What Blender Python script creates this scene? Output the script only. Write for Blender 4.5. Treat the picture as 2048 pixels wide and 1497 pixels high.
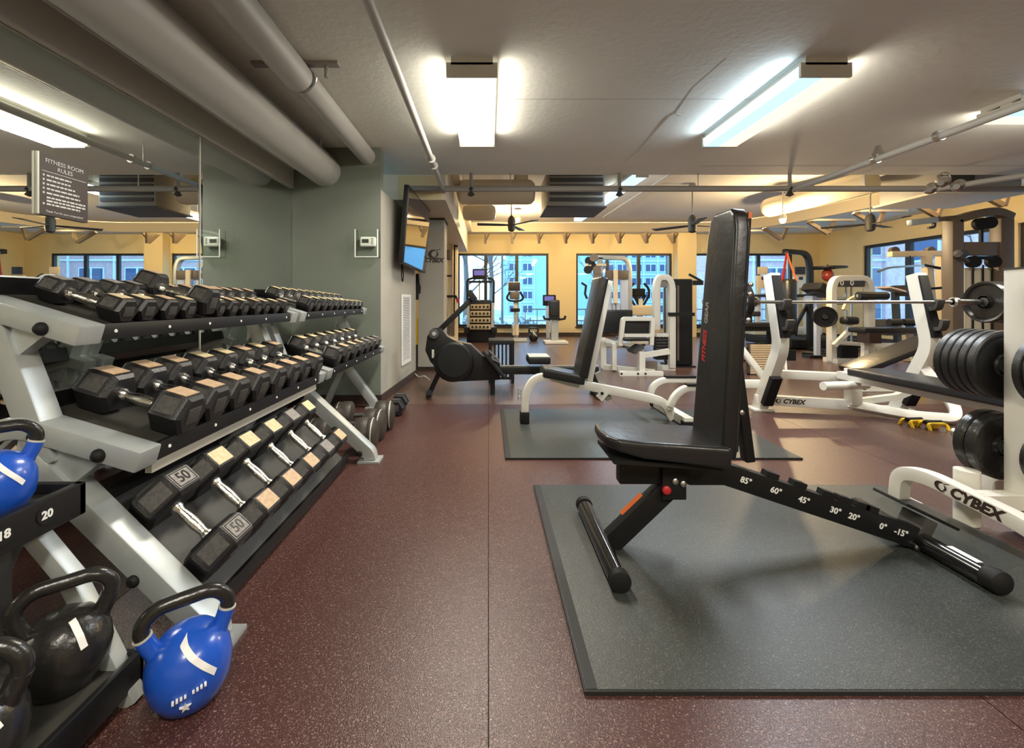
import bpy, bmesh, math, random
from mathutils import Vector as V, Matrix as M

for o in list(bpy.data.objects):
    bpy.data.objects.remove(o)
S = bpy.context.scene
C = S.collection
random.seed(7)
PI = math.pi
R = math.radians

# ------------------------------------------------------------------ camera
F, H, CX, CY = 873.0, 0.98, 977.0, 603.0      # focal length in px, eye height, vanishing point
cam = bpy.data.objects.new('camera', bpy.data.cameras.new('camera'))
C.objects.link(cam)
cam.location = (0, 0, H)
cam.rotation_euler = (PI / 2, 0, 0)
cam.data.sensor_width = 36
cam.data.lens = 36 * F / 2048
cam.data.shift_x = (1024 - CX) / 2048
cam.data.shift_y = (CY - 748.5) / 2048
cam.data.clip_start = 0.02
S.camera = cam

# ------------------------------------------------------------------ world and exposure
W = bpy.data.worlds.new('world')
S.world = W
W.use_nodes = True
bg = W.node_tree.nodes['Background']
bg.inputs[0].default_value = (0.42, 0.74, 1.0, 1)
bg.inputs[1].default_value = 1.65
S.view_settings.view_transform = 'Standard'
S.view_settings.look = 'None'
S.view_settings.gamma = 1
S.view_settings.use_curve_mapping = False
S.view_settings.exposure = 1.28

LAMP_W = 26.0        # ceiling fixtures, watts each
WARM = (1.0, 0.74, 0.40)
COOL = (0.72, 0.88, 1.0)
NEUT = (1.0, 0.93, 0.80)


def area(parent, name, loc, sx, sy, power, col, rot=(0, 0, 0)):
    l = bpy.data.lights.new(name, 'AREA')
    l.shape = 'RECTANGLE'
    l.size, l.size_y = sx, sy
    l.energy = power
    l.color = col
    o = bpy.data.objects.new(name, l)
    C.objects.link(o)
    o.location = loc
    o.rotation_euler = rot
    o.parent = parent
    return o


# ------------------------------------------------------------------ helpers
def at(px, py, Y):
    return V(((px - CX) * Y / F, Y, H - (py - CY) * Y / F))


def wmat(o):
    m = o.matrix_basis.copy()
    while o.parent:
        o = o.parent
        m = o.matrix_basis @ m
    return m


def fillet(path, r, k=6):
    path = [V(p) for p in path]
    out = [path[0]]
    for i in range(1, len(path) - 1):
        a, b, c = path[i - 1], path[i], path[i + 1]
        d1, d2 = (a - b), (c - b)
        rr = min(r, d1.length * .49, d2.length * .49)
        p, q = b + d1.normalized() * rr, b + d2.normalized() * rr
        for j in range(k + 1):
            t = j / k
            out.append(p * (1 - t) ** 2 + b * 2 * t * (1 - t) + q * t * t)
    out.append(path[-1])
    return out


class MB:
    def __init__(s):
        s.v, s.f = [], []

    def add(s, vs, fs):
        n = len(s.v)
        s.v += [V(p) for p in vs]
        s.f += [[i + n for i in f] for f in fs]
        return s

    def box(s, lo, hi):
        x0, y0, z0 = lo
        x1, y1, z1 = hi
        return s.add([(x0, y0, z0), (x1, y0, z0), (x1, y1, z0), (x0, y1, z0), (x0, y0, z1), (x1, y0, z1), (x1, y1, z1), (x0, y1, z1)],
                     [[3, 2, 1, 0], [4, 5, 6, 7], [0, 1, 5, 4], [1, 2, 6, 5], [2, 3, 7, 6], [3, 0, 4, 7]])

    def obox(s, c, size, rot=None):
        b = MB().box([-q / 2 for q in size], [q / 2 for q in size])
        m = rot if rot else M.Identity(3)
        return s.add([m @ p + V(c) for p in b.v], b.f)

    def ring(s, rings, cap=True, closed=False):
        n = len(rings[0])
        vs = [p for r in rings for p in r]
        fs = []
        k = len(rings)
        for i in range(k if closed else k - 1):
            a, b = i * n, ((i + 1) % k) * n
            for j in range(n):
                j2 = (j + 1) % n
                fs.append([a + j, a + j2, b + j2, b + j])
        if cap and not closed:
            fs.append([j for j in range(n)][::-1])
            fs.append([(k - 1) * n + j for j in range(n)])
        return s.add(vs, fs)

    def tube(s, path, r, n=10, cap=True, closed=False):
        path = [V(p) for p in path]
        k = len(path)
        rs = r if isinstance(r, (list, tuple)) else [r] * k
        rings = []
        u = None
        for i in range(k):
            if closed:
                t = (path[(i + 1) % k] - path[i - 1]).normalized()
            else:
                t = (path[min(i + 1, k - 1)] - path[max(i - 1, 0)]).normalized()
            if u is None:
                u = t.orthogonal().normalized()
            u = (u - t * u.dot(t)).normalized()
            w = t.cross(u)
            rings.append([path[i] + (u * math.cos(2 * PI * j / n) + w * math.sin(2 * PI * j / n)) * rs[i] for j in range(n)])
        return s.ring(rings, cap, closed)

    def cyl(s, a, b, r, r2=None, n=16):
        return s.tube([a, b], [r, r if r2 is None else r2], n)

    def bar(s, path, w, h, nrm):
        """rectangular section swept along a path; w along nrm, h in the plane"""
        path = [V(p) for p in path]
        nrm = V(nrm).normalized()
        k = len(path)
        rings = []
        for i in range(k):
            d1 = (path[i] - path[i - 1]).normalized() if i else None
            d2 = (path[i + 1] - path[i]).normalized() if i < k - 1 else None
            t = d1 + d2 if d1 and d2 else (d1 or d2)
            t = t.normalized()
            mi = 1 / max(.4, t.dot(d1 or d2))
            sd = t.cross(nrm).normalized()
            rings.append([path[i] + nrm * a * w / 2 + sd * b * h / 2 * mi for a, b in ((-1, -1), (1, -1), (1, 1), (-1, 1))])
        return s.ring(rings)

    def lathe(s, prof, o, axis=(0, 0, 1), n=20, cap=True):
        o, ax = V(o), V(axis).normalized()
        u = ax.orthogonal().normalized()
        w = ax.cross(u)
        return s.ring([[o + ax * h + (u * math.cos(2 * PI * j / n) + w * math.sin(2 * PI * j / n)) * max(r, 1e-4) for j in range(n)] for r, h in prof], cap)

    def prism(s, poly, o, u, v, d):
        """polygon (a,b) -> o + a*u + b*v, extruded by vector d"""
        o, u, v, d = V(o), V(u), V(v), V(d)
        a = [o + u * p[0] + v * p[1] for p in poly]
        return s.ring([a, [p + d for p in a]])

    def sphere(s, c, r, n=16, sc=(1, 1, 1)):
        c = V(c)
        rings = []
        for i in range(1, n // 2):
            th = PI * i / (n // 2)
            rings.append([c + V((sc[0] * r * math.sin(th) * math.cos(2 * PI * j / n), sc[1] * r * math.sin(th) * math.sin(2 * PI * j / n), -sc[2] * r * math.cos(th))) for j in range(n)])
        return s.ring(rings)

    def build(s, name, m, parent=None, bevel=0, seg=2, smooth=38):
        me = bpy.data.meshes.new(name)
        inv = wmat(parent).inverted() if parent else None
        vs = [inv @ p for p in s.v] if inv else s.v
        me.from_pydata([tuple(p) for p in vs], [], s.f)
        bm = bmesh.new()
        bm.from_mesh(me)
        bmesh.ops.recalc_face_normals(bm, faces=bm.faces)
        if bevel:
            es = [e for e in bm.edges if len(e.link_faces) == 2 and e.calc_face_angle(0) > R(30)]
            bmesh.ops.bevel(bm, geom=es, offset=bevel, segments=seg, profile=.6, affect='EDGES', clamp_overlap=True)
        bm.to_mesh(me)
        bm.free()
        for p in me.polygons:
            p.use_smooth = True
        me.set_sharp_from_angle(angle=R(smooth))
        me.materials.append(m)
        o = bpy.data.objects.new(name, me)
        C.objects.link(o)
        if parent:
            o.parent = parent
        return o


def box(name, lo, hi, m, parent=None, bevel=0, seg=2):
    return MB().box(lo, hi).build(name, m, parent, bevel, seg)


def bx(name, c, size, m, parent=None, rot=None, bevel=0, seg=2):
    return MB().obox(c, size, rot).build(name, m, parent, bevel, seg)


def ry(a):
    return M.Rotation(R(a), 3, 'Y')


def tag(o, label, cat, group=None):
    o['label'] = label
    o['category'] = cat
    if group:
        o['group'] = group
    return o


def struct(o):
    o['kind'] = 'structure'
    return o


def thing(name, label, cat, loc=(0, 0, 0), rotz=0, group=None):
    o = bpy.data.objects.new(name, None)
    C.objects.link(o)
    o.empty_display_size = .1
    o.location = loc
    o.rotation_euler = (0, 0, rotz)
    return tag(o, label, cat, group)


def sthing(name, loc=(0, 0, 0)):
    o = bpy.data.objects.new(name, None)
    C.objects.link(o)
    o.location = loc
    return struct(o)


def dup(root, loc, rot, label=None, group=None):
    r = root.copy()
    C.objects.link(r)
    r.location = loc
    r.rotation_euler = rot
    if label:
        r['label'] = label
    if group:
        r['group'] = group
    for ch in list(root.children):
        c = ch.copy()
        C.objects.link(c)
        c.parent = r
        for g in list(ch.children):
            d = g.copy()
            C.objects.link(d)
            d.parent = c
    return r


def text(s, size, m, parent, o, right, up, name='lettering', shear=0, ext=.0006, bold=0):
    cu = bpy.data.curves.new(name, 'FONT')
    cu.body = s
    cu.size = size
    cu.align_x = 'CENTER'
    cu.align_y = 'CENTER'
    cu.shear = shear
    cu.extrude = ext
    cu.offset = bold
    cu.resolution_u = 3
    t = bpy.data.objects.new('t', cu)
    C.objects.link(t)
    me = bpy.data.meshes.new_from_object(t)
    bpy.data.objects.remove(t)
    right, up = V(right).normalized(), V(up).normalized()
    n = right.cross(up).normalized()
    up = n.cross(right)
    m4 = M(((right.x, up.x, n.x, o[0]), (right.y, up.y, n.y, o[1]), (right.z, up.z, n.z, o[2]), (0, 0, 0, 1)))
    me.transform(wmat(parent).inverted() @ m4)
    me.materials.clear()
    me.materials.append(m)
    ob = bpy.data.objects.new(name, me)
    C.objects.link(ob)
    ob.parent = parent
    return ob


# ------------------------------------------------------------------ materials
def mat(name, col, rough=.5, metal=0., bump=None, var=None, emit=None, spec=None, coat=0):
    m = bpy.data.materials.new(name)
    m.use_nodes = True
    nt = m.node_tree
    b = nt.nodes['Principled BSDF']
    b.inputs['Base Color'].default_value = (*col, 1)
    b.inputs['Roughness'].default_value = rough
    b.inputs['Metallic'].default_value = metal
    if spec is not None:
        b.inputs['Specular IOR Level'].default_value = spec
    if coat:
        b.inputs['Coat Weight'].default_value = coat
        b.inputs['Coat Roughness'].default_value = .15
    tc = None
    if bump or var:
        tc = nt.nodes.new('ShaderNodeTexCoord')
    if var:                                   # (scale, second colour, low, high)
        n = nt.nodes.new('ShaderNodeTexNoise')
        n.inputs['Scale'].default_value = var[0]
        n.inputs['Detail'].default_value = 4
        r = nt.nodes.new('ShaderNodeValToRGB')
        r.color_ramp.elements[0].position = var[2]
        r.color_ramp.elements[1].position = var[3]
        r.color_ramp.elements[0].color = (*col, 1)
        r.color_ramp.elements[1].color = (*var[1], 1)
        nt.links.new(tc.outputs['Object'], n.inputs['Vector'])
        nt.links.new(n.outputs['Fac'], r.inputs['Fac'])
        nt.links.new(r.outputs['Color'], b.inputs['Base Color'])
    if bump:                                  # (scale, strength)
        n2 = nt.nodes.new('ShaderNodeTexNoise')
        n2.inputs['Scale'].default_value = bump[0]
        n2.inputs['Detail'].default_value = 3
        bp = nt.nodes.new('ShaderNodeBump')
        bp.inputs['Strength'].default_value = bump[1]
        bp.inputs['Distance'].default_value = .01
        nt.links.new(tc.outputs['Object'], n2.inputs['Vector'])
        nt.links.new(n2.outputs['Fac'], bp.inputs['Height'])
        nt.links.new(bp.outputs['Normal'], b.inputs['Normal'])
    if emit:
        b.inputs['Emission Color'].default_value = (*emit[0], 1)
        b.inputs['Emission Strength'].default_value = emit[1]
    return m


def rubber(name, base, fleck, scale=130, lo=.60, hi=.64, rough=.42):
    """speckled rubber: flecks from stretched noise, large soft wear patches"""
    m = mat(name, base, rough)
    nt = m.node_tree
    b = nt.nodes['Principled BSDF']
    tc = nt.nodes.new('ShaderNodeTexCoord')
    n = nt.nodes.new('ShaderNodeTexNoise')
    n.inputs['Scale'].default_value = scale
    n.inputs['Detail'].default_value = 1.5
    n.inputs['Distortion'].default_value = 1.2
    r = nt.nodes.new('ShaderNodeValToRGB')
    r.color_ramp.elements[0].position = lo
    r.color_ramp.elements[1].position = hi
    r.color_ramp.elements[0].color = (*base, 1)
    r.color_ramp.elements[1].color = (*fleck, 1)
    n3 = nt.nodes.new('ShaderNodeTexNoise')
    n3.inputs['Scale'].default_value = 1.3
    n3.inputs['Detail'].default_value = 5
    mx = nt.nodes.new('ShaderNodeMix')
    mx.data_type = 'RGBA'
    mx.blend_type = 'MULTIPLY'
    mx.inputs['Factor'].default_value = .35
    nt.links.new(tc.outputs['Object'], n.inputs['Vector'])
    nt.links.new(tc.outputs['Object'], n3.inputs['Vector'])
    nt.links.new(n.outputs['Fac'], r.inputs['Fac'])
    nt.links.new(r.outputs['Color'], mx.inputs['A'])
    nt.links.new(n3.outputs['Fac'], mx.inputs['B'])
    nt.links.new(mx.outputs['Result'], b.inputs['Base Color'])
    bp = nt.nodes.new('ShaderNodeBump')
    bp.inputs['Strength'].default_value = .25
    bp.inputs['Distance'].default_value = .004
    nt.links.new(n.outputs['Fac'], bp.inputs['Height'])
    nt.links.new(bp.outputs['Normal'], b.inputs['Normal'])
    return m


def glass_mat(name, tint, ior=1.45):
    m = bpy.data.materials.new(name)
    m.use_nodes = True
    nt = m.node_tree
    nt.nodes.clear()
    o = nt.nodes.new('ShaderNodeOutputMaterial')
    t = nt.nodes.new('ShaderNodeBsdfTransparent')
    t.inputs[0].default_value = (*tint, 1)
    g = nt.nodes.new('ShaderNodeBsdfGlossy')
    g.inputs['Roughness'].default_value = .02
    fr = nt.nodes.new('ShaderNodeFresnel')
    ge = nt.nodes.new('ShaderNodeNewGeometry')
    mr = nt.nodes.new('ShaderNodeMapRange')
    mr.inputs['To Min'].default_value = ior
    mr.inputs['To Max'].default_value = 1 / ior
    nt.links.new(ge.outputs['Backfacing'], mr.inputs['Value'])
    nt.links.new(mr.outputs['Result'], fr.inputs[0])
    mx = nt.nodes.new('ShaderNodeMixShader')
    nt.links.new(fr.outputs[0], mx.inputs[0])
    nt.links.new(t.outputs[0], mx.inputs[1])
    nt.links.new(g.outputs[0], mx.inputs[2])
    nt.links.new(mx.outputs[0], o.inputs[0])
    return m


K = {}
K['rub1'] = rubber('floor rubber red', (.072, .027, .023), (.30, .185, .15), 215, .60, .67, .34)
K['rub_lit'] = rubber('floor rubber lit tone', (.115, .058, .042), (.24, .15, .10), 215, .60, .68, .24)  # same rubber as the near floor, reflected light put into a lighter brown
K['sub'] = mat('subfloor', (.02, .012, .012), .8)
K['mat'] = rubber('mat rubber', (.035, .040, .037), (.13, .14, .13), 260, .58, .68, .42)
K['matedge'] = mat('mat edge', (.012, .012, .012), .6)
K['ceil'] = mat('ceiling paint', (.72, .72, .66), .8, bump=(22, .25), var=(1.6, (.77, .77, .71), .35, .7))
K['ceil2'] = mat('upper ceiling paint', (.66, .63, .58), .8, bump=(16, .2))
K['green'] = mat('sage green paint', (.150, .170, .140), .65, bump=(60, .12), var=(2.5, (.165, .185, .153), .3, .7))
K['grey'] = mat('warm grey paint', (.36, .345, .29), .7, bump=(50, .15), var=(3, (.40, .38, .32), .3, .7))
K['cream'] = mat('cream wall paint', (.66, .55, .32), .75, bump=(40, .1))
K['cove'] = mat('cove paint', (.72, .62, .44), .7)
K['brown'] = mat('dark base', (.035, .018, .013), .5)
K['mirror'] = mat('mirror', (.80, .83, .80), .005, 1.)
K['black'] = mat('black powder coat', (.009, .009, .0095), .40, spec=.32)
K['blackm'] = mat('matt black', (.008, .008, .008), .65, spec=.3)
K['vinyl'] = mat('black vinyl', (.014, .014, .015), .33, bump=(14, .25))
K['rubh'] = mat('hex head rubber', (.011, .011, .012), .42, bump=(160, .12))
K['rubr'] = mat('worn round rubber', (.035, .028, .022), .5, bump=(90, .2))
K['chrome'] = mat('chrome', (.75, .74, .70), .16, 1., bump=(220, .18))
K['gloss'] = mat('gloss black enamel', (.010, .010, .010), .14, coat=.5)
K['trimg'] = mat('pale grey trim', (.50, .49, .43), .55)
K['crackm'] = mat('crack filler', (.46, .45, .41), .8)
K['steel'] = mat('steel', (.62, .62, .60), .28, 1.)
K['rack'] = mat('silver grey rack paint', (.40, .43, .43), .36, .35, var=(9, (.46, .49, .48), .35, .7))
K['rackl'] = mat('pale rack paint', (.60, .60, .52), .4, .2)
K['tray'] = mat('rack tray', (.035, .033, .028), .55)
K['tan'] = mat('tan label', (.60, .43, .27), .6, var=(60, (.50, .34, .2), .4, .6))
K['cre'] = mat('cream label', (.72, .60, .36), .6, var=(60, (.62, .5, .28), .4, .6))
K['glab'] = mat('grey label', (.20, .19, .18), .6, var=(80, (.30, .27, .24), .4, .6))
K['blue'] = mat('blue vinyl', (.012, .085, .50), .28, coat=.4)
K['kbk'] = mat('black enamel', (.018, .017, .016), .26, bump=(60, .15))
K['white'] = mat('white', (.80, .80, .78), .5)
K['wframe'] = mat('white machine paint', (.72, .70, .62), .38)
K['crframe'] = mat('cream machine paint', (.72, .60, .40), .4)
K['red'] = mat('red plastic', (.50, .02, .025), .4)
K['orange'] = mat('orange', (.70, .16, .04), .5)
K['yellow'] = mat('yellow plastic', (.85, .55, .03), .4)
K['pipe'] = mat('painted pipe', (.43, .42, .385), .5)
K['pipeg'] = mat('grey painted pipe', (.30, .28, .25), .5)
K['duct'] = mat('bounce-lit duct paint', (.70, .63, .48), .6)  # lightened: warm bounce light from below is put into the colour
K['dark'] = mat('dark grey', (.05, .047, .042), .6)
K['lens'] = mat('fluorescent lens', (.9, .9, .85), .4, emit=((1., .93, .74), .6))
K['lensw'] = mat('warm half lens', (.9, .9, .85), .4, emit=((1., .86, .58), .55))
K['lensc'] = mat('cool half lens', (.9, .9, .95), .4, emit=((.42, .76, 1.), .55))
K['lensb'] = mat('blue strip lens', (.9, .9, .95), .4, emit=((.42, .70, 1.), .6))
K['flab'] = mat('embossed label', (.05, .048, .045), .5, var=(80, (.075, .07, .065), .4, .6))
K['bulb'] = mat('bulb', (1, .9, .7), .4, emit=((1., .82, .5), 12.))
K['covel'] = mat('cove tube', (1, .9, .7), .4, emit=((1., .74, .38), 22.))
K['fix'] = mat('fixture housing', (.62, .60, .54), .5)
K['wfr'] = mat('window frame', (.016, .016, .018), .45)
K['glass'] = glass_mat('window glass', (.94, .97, .98))
K['acr'] = glass_mat('clear guard', (.96, .98, .96), 1.12)
K['tv'] = mat('tv screen', (.25, .25, .26), .03, 1.)
K['screen'] = mat('lit screen', (.02, .02, .03), .3, emit=((.30, .25, .8), .22))
K['scrd'] = mat('dark screen', (.02, .016, .02), .5)
K['brownm'] = mat('bronze machine paint', (.13, .095, .065), .45)
K['lblue'] = mat('pale blue shroud', (.50, .55, .66), .4)
K['pinkc'] = mat('paper', (.75, .55, .42), .6)
K['snow'] = mat('snowy ground', (.55, .68, .80), .9, var=(.8, (.22, .32, .45), .46, .58))
K['bldg'] = mat('pale facade', (.62, .78, .86), .8)
K['bldg2'] = mat('facade panel', (.34, .56, .70), .8)
K['bwin'] = mat('far window', (.05, .09, .20), .5)
K['brick'] = mat('brick facade', (.50, .36, .40), .85, bump=(30, .2), var=(6, (.60, .46, .50), .35, .7))
K['bark'] = mat('bark', (.16, .14, .14), .9)
K['hedge'] = mat('frosted shrub', (.16, .20, .24), .9, var=(9, (.55, .66, .75), .45, .6))
K['wood'] = mat('slat wood', (.62, .47, .30), .5)
K['stepm'] = mat('step tread', (.40, .32, .20), .55)
K['skin'] = mat('speed bag leather', (.38, .06, .03), .3)

# ================================================================== ROOM
ZC, ZC2 = 2.45, 2.87            # low slab, raised ceiling
XL, XR, YB, YN = -1.88, 9.34, 12.3, -3.0
YS, YG = 5.07, 4.17             # slab edge, front of the green wall

fl_ = struct(box('floor', (-2.4, YN - .2, -.12), (XR + .2, YB + .2, -.008), K['sub']))
xs = [-2.4 + 0, -1.22, 0, 1.22, 2.44, 3.66, 4.88, 6.10, 7.32, 8.54, XR + .2]
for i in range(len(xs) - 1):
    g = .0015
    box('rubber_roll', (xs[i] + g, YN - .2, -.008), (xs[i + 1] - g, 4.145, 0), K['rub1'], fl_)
    box('rubber_roll', (xs[i] + g, 4.149, -.008), (xs[i + 1] - g, YB + .2, 0), K['rub_lit'], fl_)

ce = struct(box('ceiling', (-2.4, YN - .2, ZC), (XR + .2, YS, ZC + .6), K['ceil']))
struct(box('ceiling_raised', (-2.4, YS, ZC2), (XR + .2, YB + .2, ZC2 + .2), K['ceil2']))
# hairline crack in the slab and old joint lines
crk = [at(px, py, (ZC - H) * F / (CY - py)) for px, py in ((1452, 118), (1385, 175), (1352, 224), (1340, 232), (1322, 252), (1280, 300), (1250, 322))]
MB().tube([p + V((random.uniform(-.01, .01), random.uniform(-.01, .01), 0)) for p in crk], [.0015, .002, .004, .006, .005, .003, .0015], 6).build('crack', K['crackm'], ce)
crk = [at(px, py, (ZC - H) * F / (CY - py)) for px, py in ((1352, 226), (1362, 232), (1375, 234))]
MB().tube(crk, .003, 6).build('crack', K['crackm'], ce)
MB().box((.12, 3.17, ZC - .002), (2.0, 3.174, ZC)).build('joint', K['crackm'], ce)
MB().box((2.3, 4.73, ZC - .002), (7.0, 4.735, ZC)).build('joint', K['crackm'], ce)

wl = struct(box('wall_left', (-2.1, YN - .2, 0), (XL - .012, YG, 3.05), K['grey']))
struct(box('wall_near', (-2.4, YN - .2, 0), (XR + .2, YN, 3.05), K['cream']))
struct(box('wall_left_rear', (-2.4, 5.72, 0), (-2.2, YB, 3.05), K['cream']))
# mirror panels (one thing each: a pane screwed to the wall) and the board above them
ys = [-2.6, -1.24, .12, 1.48, 2.842, YG - .002]
for i in range(len(ys) - 1):
    box('mirror_panel', (XL - .012, ys[i] + .0015, .11), (XL, ys[i + 1] - .0015, 2.055), K['mirror'], wl)
tb = struct(box('trim_1', (XL - .012, YN, 2.058), (XL + .02, YG, 2.236), K['trimg']))
box('cap_strip', (XL - .01, YN, 2.236), (XL + .030, YG, 2.246), K['white'], tb)
box('joint_strip', (XL, 2.838, .6), (XL + .004, 2.846, 2.055), K['trimg'], wl)
struct(box('baseboard_left', (XL - .012, YN, 0), (XL + .004, YG, .11), K['brown']))

# partition: green face to the camera, grey flank
pw = struct(MB().prism([(-2.2, YG), (-1.03, YG), (-1.03, YG + .1), (-2.2, YG + .1)], (0, 0, 0), (1, 0, 0), (0, 1, 0), (0, 0, ZC)).build('wall_partition', K['green']))
pf = MB().prism([(-2.2, YG + .1), (-1.029, YG + .004), (-.95, 5.70), (-2.2, 5.72)], (0, 0, 0), (1, 0, 0), (0, 1, 0), (0, 0, 2.05)).build('flank', K['grey'], pw)
struct(MB().prism([(-1.035, YG - .008), (-1.018, YG - .008), (-.938, 5.71), (-.955, 5.71)], (0, 0, 0), (1, 0, 0), (0, 1, 0), (0, 0, .085)).build('baseboard_partition', K['brown']))
struct(box('baseboard_green', (XL, YG - .012, 0), (-1.03, YG, .085), K['brown']))
# soffit resting on partition and pier
so = struct(box('wall_soffit', (-2.4, YS, 2.16), (-.50, 10.4, ZC2), K['duct']))
bx('soffit_patch', (-.80, YS - .001, 2.30), (.5, .004, .27), K['cream'], so)
pier = struct(box('wall_pier', (-1.0, 6.2, 0), (-.635, 6.65, 2.15), K['grey']))
box('cap', (-1.01, 6.18, 2.135), (-.62, 6.67, 2.16), K['brown'], pier)
box('pier_base', (-1.005, 6.192, 0), (-.63, 6.66, .05), K['brown'], pier)
box('corner_bead', (-.636, 6.199, .05), (-.625, 6.21, 2.13), K['cream'], pier)


# ---------------------------------------------------------------- windows
def wall_with_holes(name, mk, holes, lo, hi, m):
    """holes: list of (a0,a1,z0,z1) along the wall"""
    mb = MB()
    a = lo
    for a0, a1, z0, z1 in holes:
        mk(mb, a, a0, 0, 3.05)
        mk(mb, a0, a1, 0, z0)
        mk(mb, a0, a1, z1, 3.05)
        a = a1
    mk(mb, a, hi, 0, 3.05)
    return struct(mb.build(name, m))


Z0, Z1 = .27, 2.33
wins = [(-.87, 1.69), (2.47, 5.17), (5.80, 8.57)]
wall_with_holes('wall_back', lambda mb, a, b, z0, z1: mb.box((a, YB, z0), (b, YB + .25, z1)), [(a, b, Z0, Z1) for a, b in wins], -2.4, XR + .25, K['cream'])
rw = [(3.6, 7.70), (7.95, 10.9)]
wall_with_holes('wall_right', lambda mb, a, b, z0, z1: mb.box((XR, a, z0), (XR + .25, b, z1)), [(a, b, .22, 2.36) for a, b in rw], YN, YB, K['cream'])
struct(box('baseboard_back', (-2.2, YB - .015, 0), (XR, YB, .10), K['brown']))
struct(box('baseboard_right', (XR - .015, YN, 0), (XR, YB, .10), K['brown']))
struct(box('wall_pilaster', (5.20, YB - .30, 0), (5.72, YB, 2.87), K['cream']))

wn = 0
for (a, b), mul in zip(wins, ([-.08, .80], [3.36, 4.25], [6.72, 7.64])):
    wn += 1
    w = sthing('window_%d' % wn, ((a + b) / 2, YB + .1, Z0))
    y0, y1 = YB + .03, YB + .12
    fr = MB()
    t = .055
    fr.box((a, y0, Z0), (a + t, y1, Z1)).box((b - t, y0, Z0), (b, y1, Z1)).box((a + t, y0, Z0), (b - t, y1, Z0 + t)).box((a + t, y0, Z1 - t), (b - t, y1, Z1))
    fr.build('window_frame', K['wfr'], w)
    for x in mul:
        box('mullion', (x - .045, y0 + .01, Z0 + t), (x + .045, y1 - .01, Z1 - t), K['wfr'], w)
    e = [a + t] + mul + [b - t]
    for i in range(3):
        box('pane', (e[i] + (.045 if i else 0), YB + .07, Z0 + t), (e[i + 1] - (.045 if i < 2 else 0), YB + .074, Z1 - t), K['glass'], w)
    box('window_sill', (a - .03, YB - .06, Z0 - .035), (b + .03, YB + .03, Z0), K['brown'], w)
for (a, b), mul in zip(rw, ([4.9, 6.3], [9.78])):
    wn += 1
    w = sthing('window_%d' % wn, (XR + .1, (a + b) / 2, .22))
    x0, x1, z0, z1 = XR + .05, XR + .14, .22, 2.36
    fr = MB()
    t = .07
    fr.box((x0, a, z0), (x1, a + t, z1)).box((x0, b - t, z0), (x1, b, z1)).box((x0, a + t, z0), (x1, b - t, z0 + t)).box((x0, a + t, z1 - t), (x1, b - t, z1))
    fr.build('window_frame', K['wfr'], w)
    for y in mul:
        box('mullion', (x0, y - .06, z0 + t), (x1, y + .06, z1 - t), K['wfr'], w)
    e = [a + t] + mul + [b - t]
    for i in range(len(e) - 1):
        box('pane', (XR + .09, e[i] + .06, z0 + t), (XR + .094, e[i + 1] - .06, z1 - t), K['glass'], w)

# ---------------------------------------------------------------- cove with warm tubes and knee brackets
plan = [(-.45, 10.42), (4.9, 10.42), (5.6, 10.28), (6.15, 9.75), (6.5, 8.9), (6.72, 7.9), (6.9, 6.9), (7.05, 5.9), (7.2, 5.08)]
cv = struct(MB().bar([V((q.x, q.y, 2.74)) for q in fillet([V((a, b, 0)) for a, b in plan], .3, 3)], .22, .10, (0, 0, 1)).build('trim_cove', K['cove']))
cvr = struct(MB().bar([V((-.45, 5.2, 2.74)), V((-.45, 10.42, 2.74))], .22, .10, (0, 0, 1)).build('trim_cove_side', K['cove']))
for i, x in enumerate([-.1, .55, 1.2, 1.85, 2.5, 3.15, 3.8, 4.45]):
    br = MB().prism([(0, 0), (.42, 0), (.10, -.26), (0, -.26)], (x, 10.5, 2.64), (0, 1, 0), (0, 0, 1), (.05, 0, 0)).build('knee_bracket', K['brownm'], cv)
    MB().bar([V((x + .12, 10.52, 2.62)), V((x + .02, 10.6, 2.42))], .05, .03, (0, 1, 0)).build('knee_brace', K['brownm'], cv)
pl2 = [(5.55, 10.35), (6.2, 9.85), (6.58, 9.0), (6.78, 8.1), (6.95, 7.2), (7.08, 6.4), (7.2, 5.6)]
for i, (x, y) in enumerate(pl2):
    MB().bar([V((x, y, 2.63)), V((x + .32, y - .12, 2.36))], .06, .07, (0, 1, 0)).build('knee_brace', K['brownm'], cv)
    MB().bar([V((x + .34, y - .12, 2.36)), V((x + .5, y - .05, 2.63))], .05, .05, (0, 1, 0)).build('knee_brace', K['brownm'], cv)
    box('brace_tie', (x, y - .12, 2.62), (x + .9, y - .05, 2.66), K['pipeg'], cv)
ct = tag(MB().tube([V((-.3, 10.60, 2.76)), V((4.9, 10.60, 2.76)), V((5.7, 10.42, 2.76)), V((6.3, 9.85, 2.76))], .022, 8).build('cove_tube_lamp', K['covel']), 'warm tube lamp running along the back of the curved cove', 'lamp')
ct = tag(MB().tube([V((6.62, 9.0, 2.76)), V((6.85, 7.9, 2.76)), V((7.05, 6.9, 2.76)), V((7.3, 5.4, 2.76))], .022, 8).build('cove_tube_lamp', K['covel']), 'warm tube lamp behind the cove beside the right-hand window wall', 'lamp')


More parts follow.
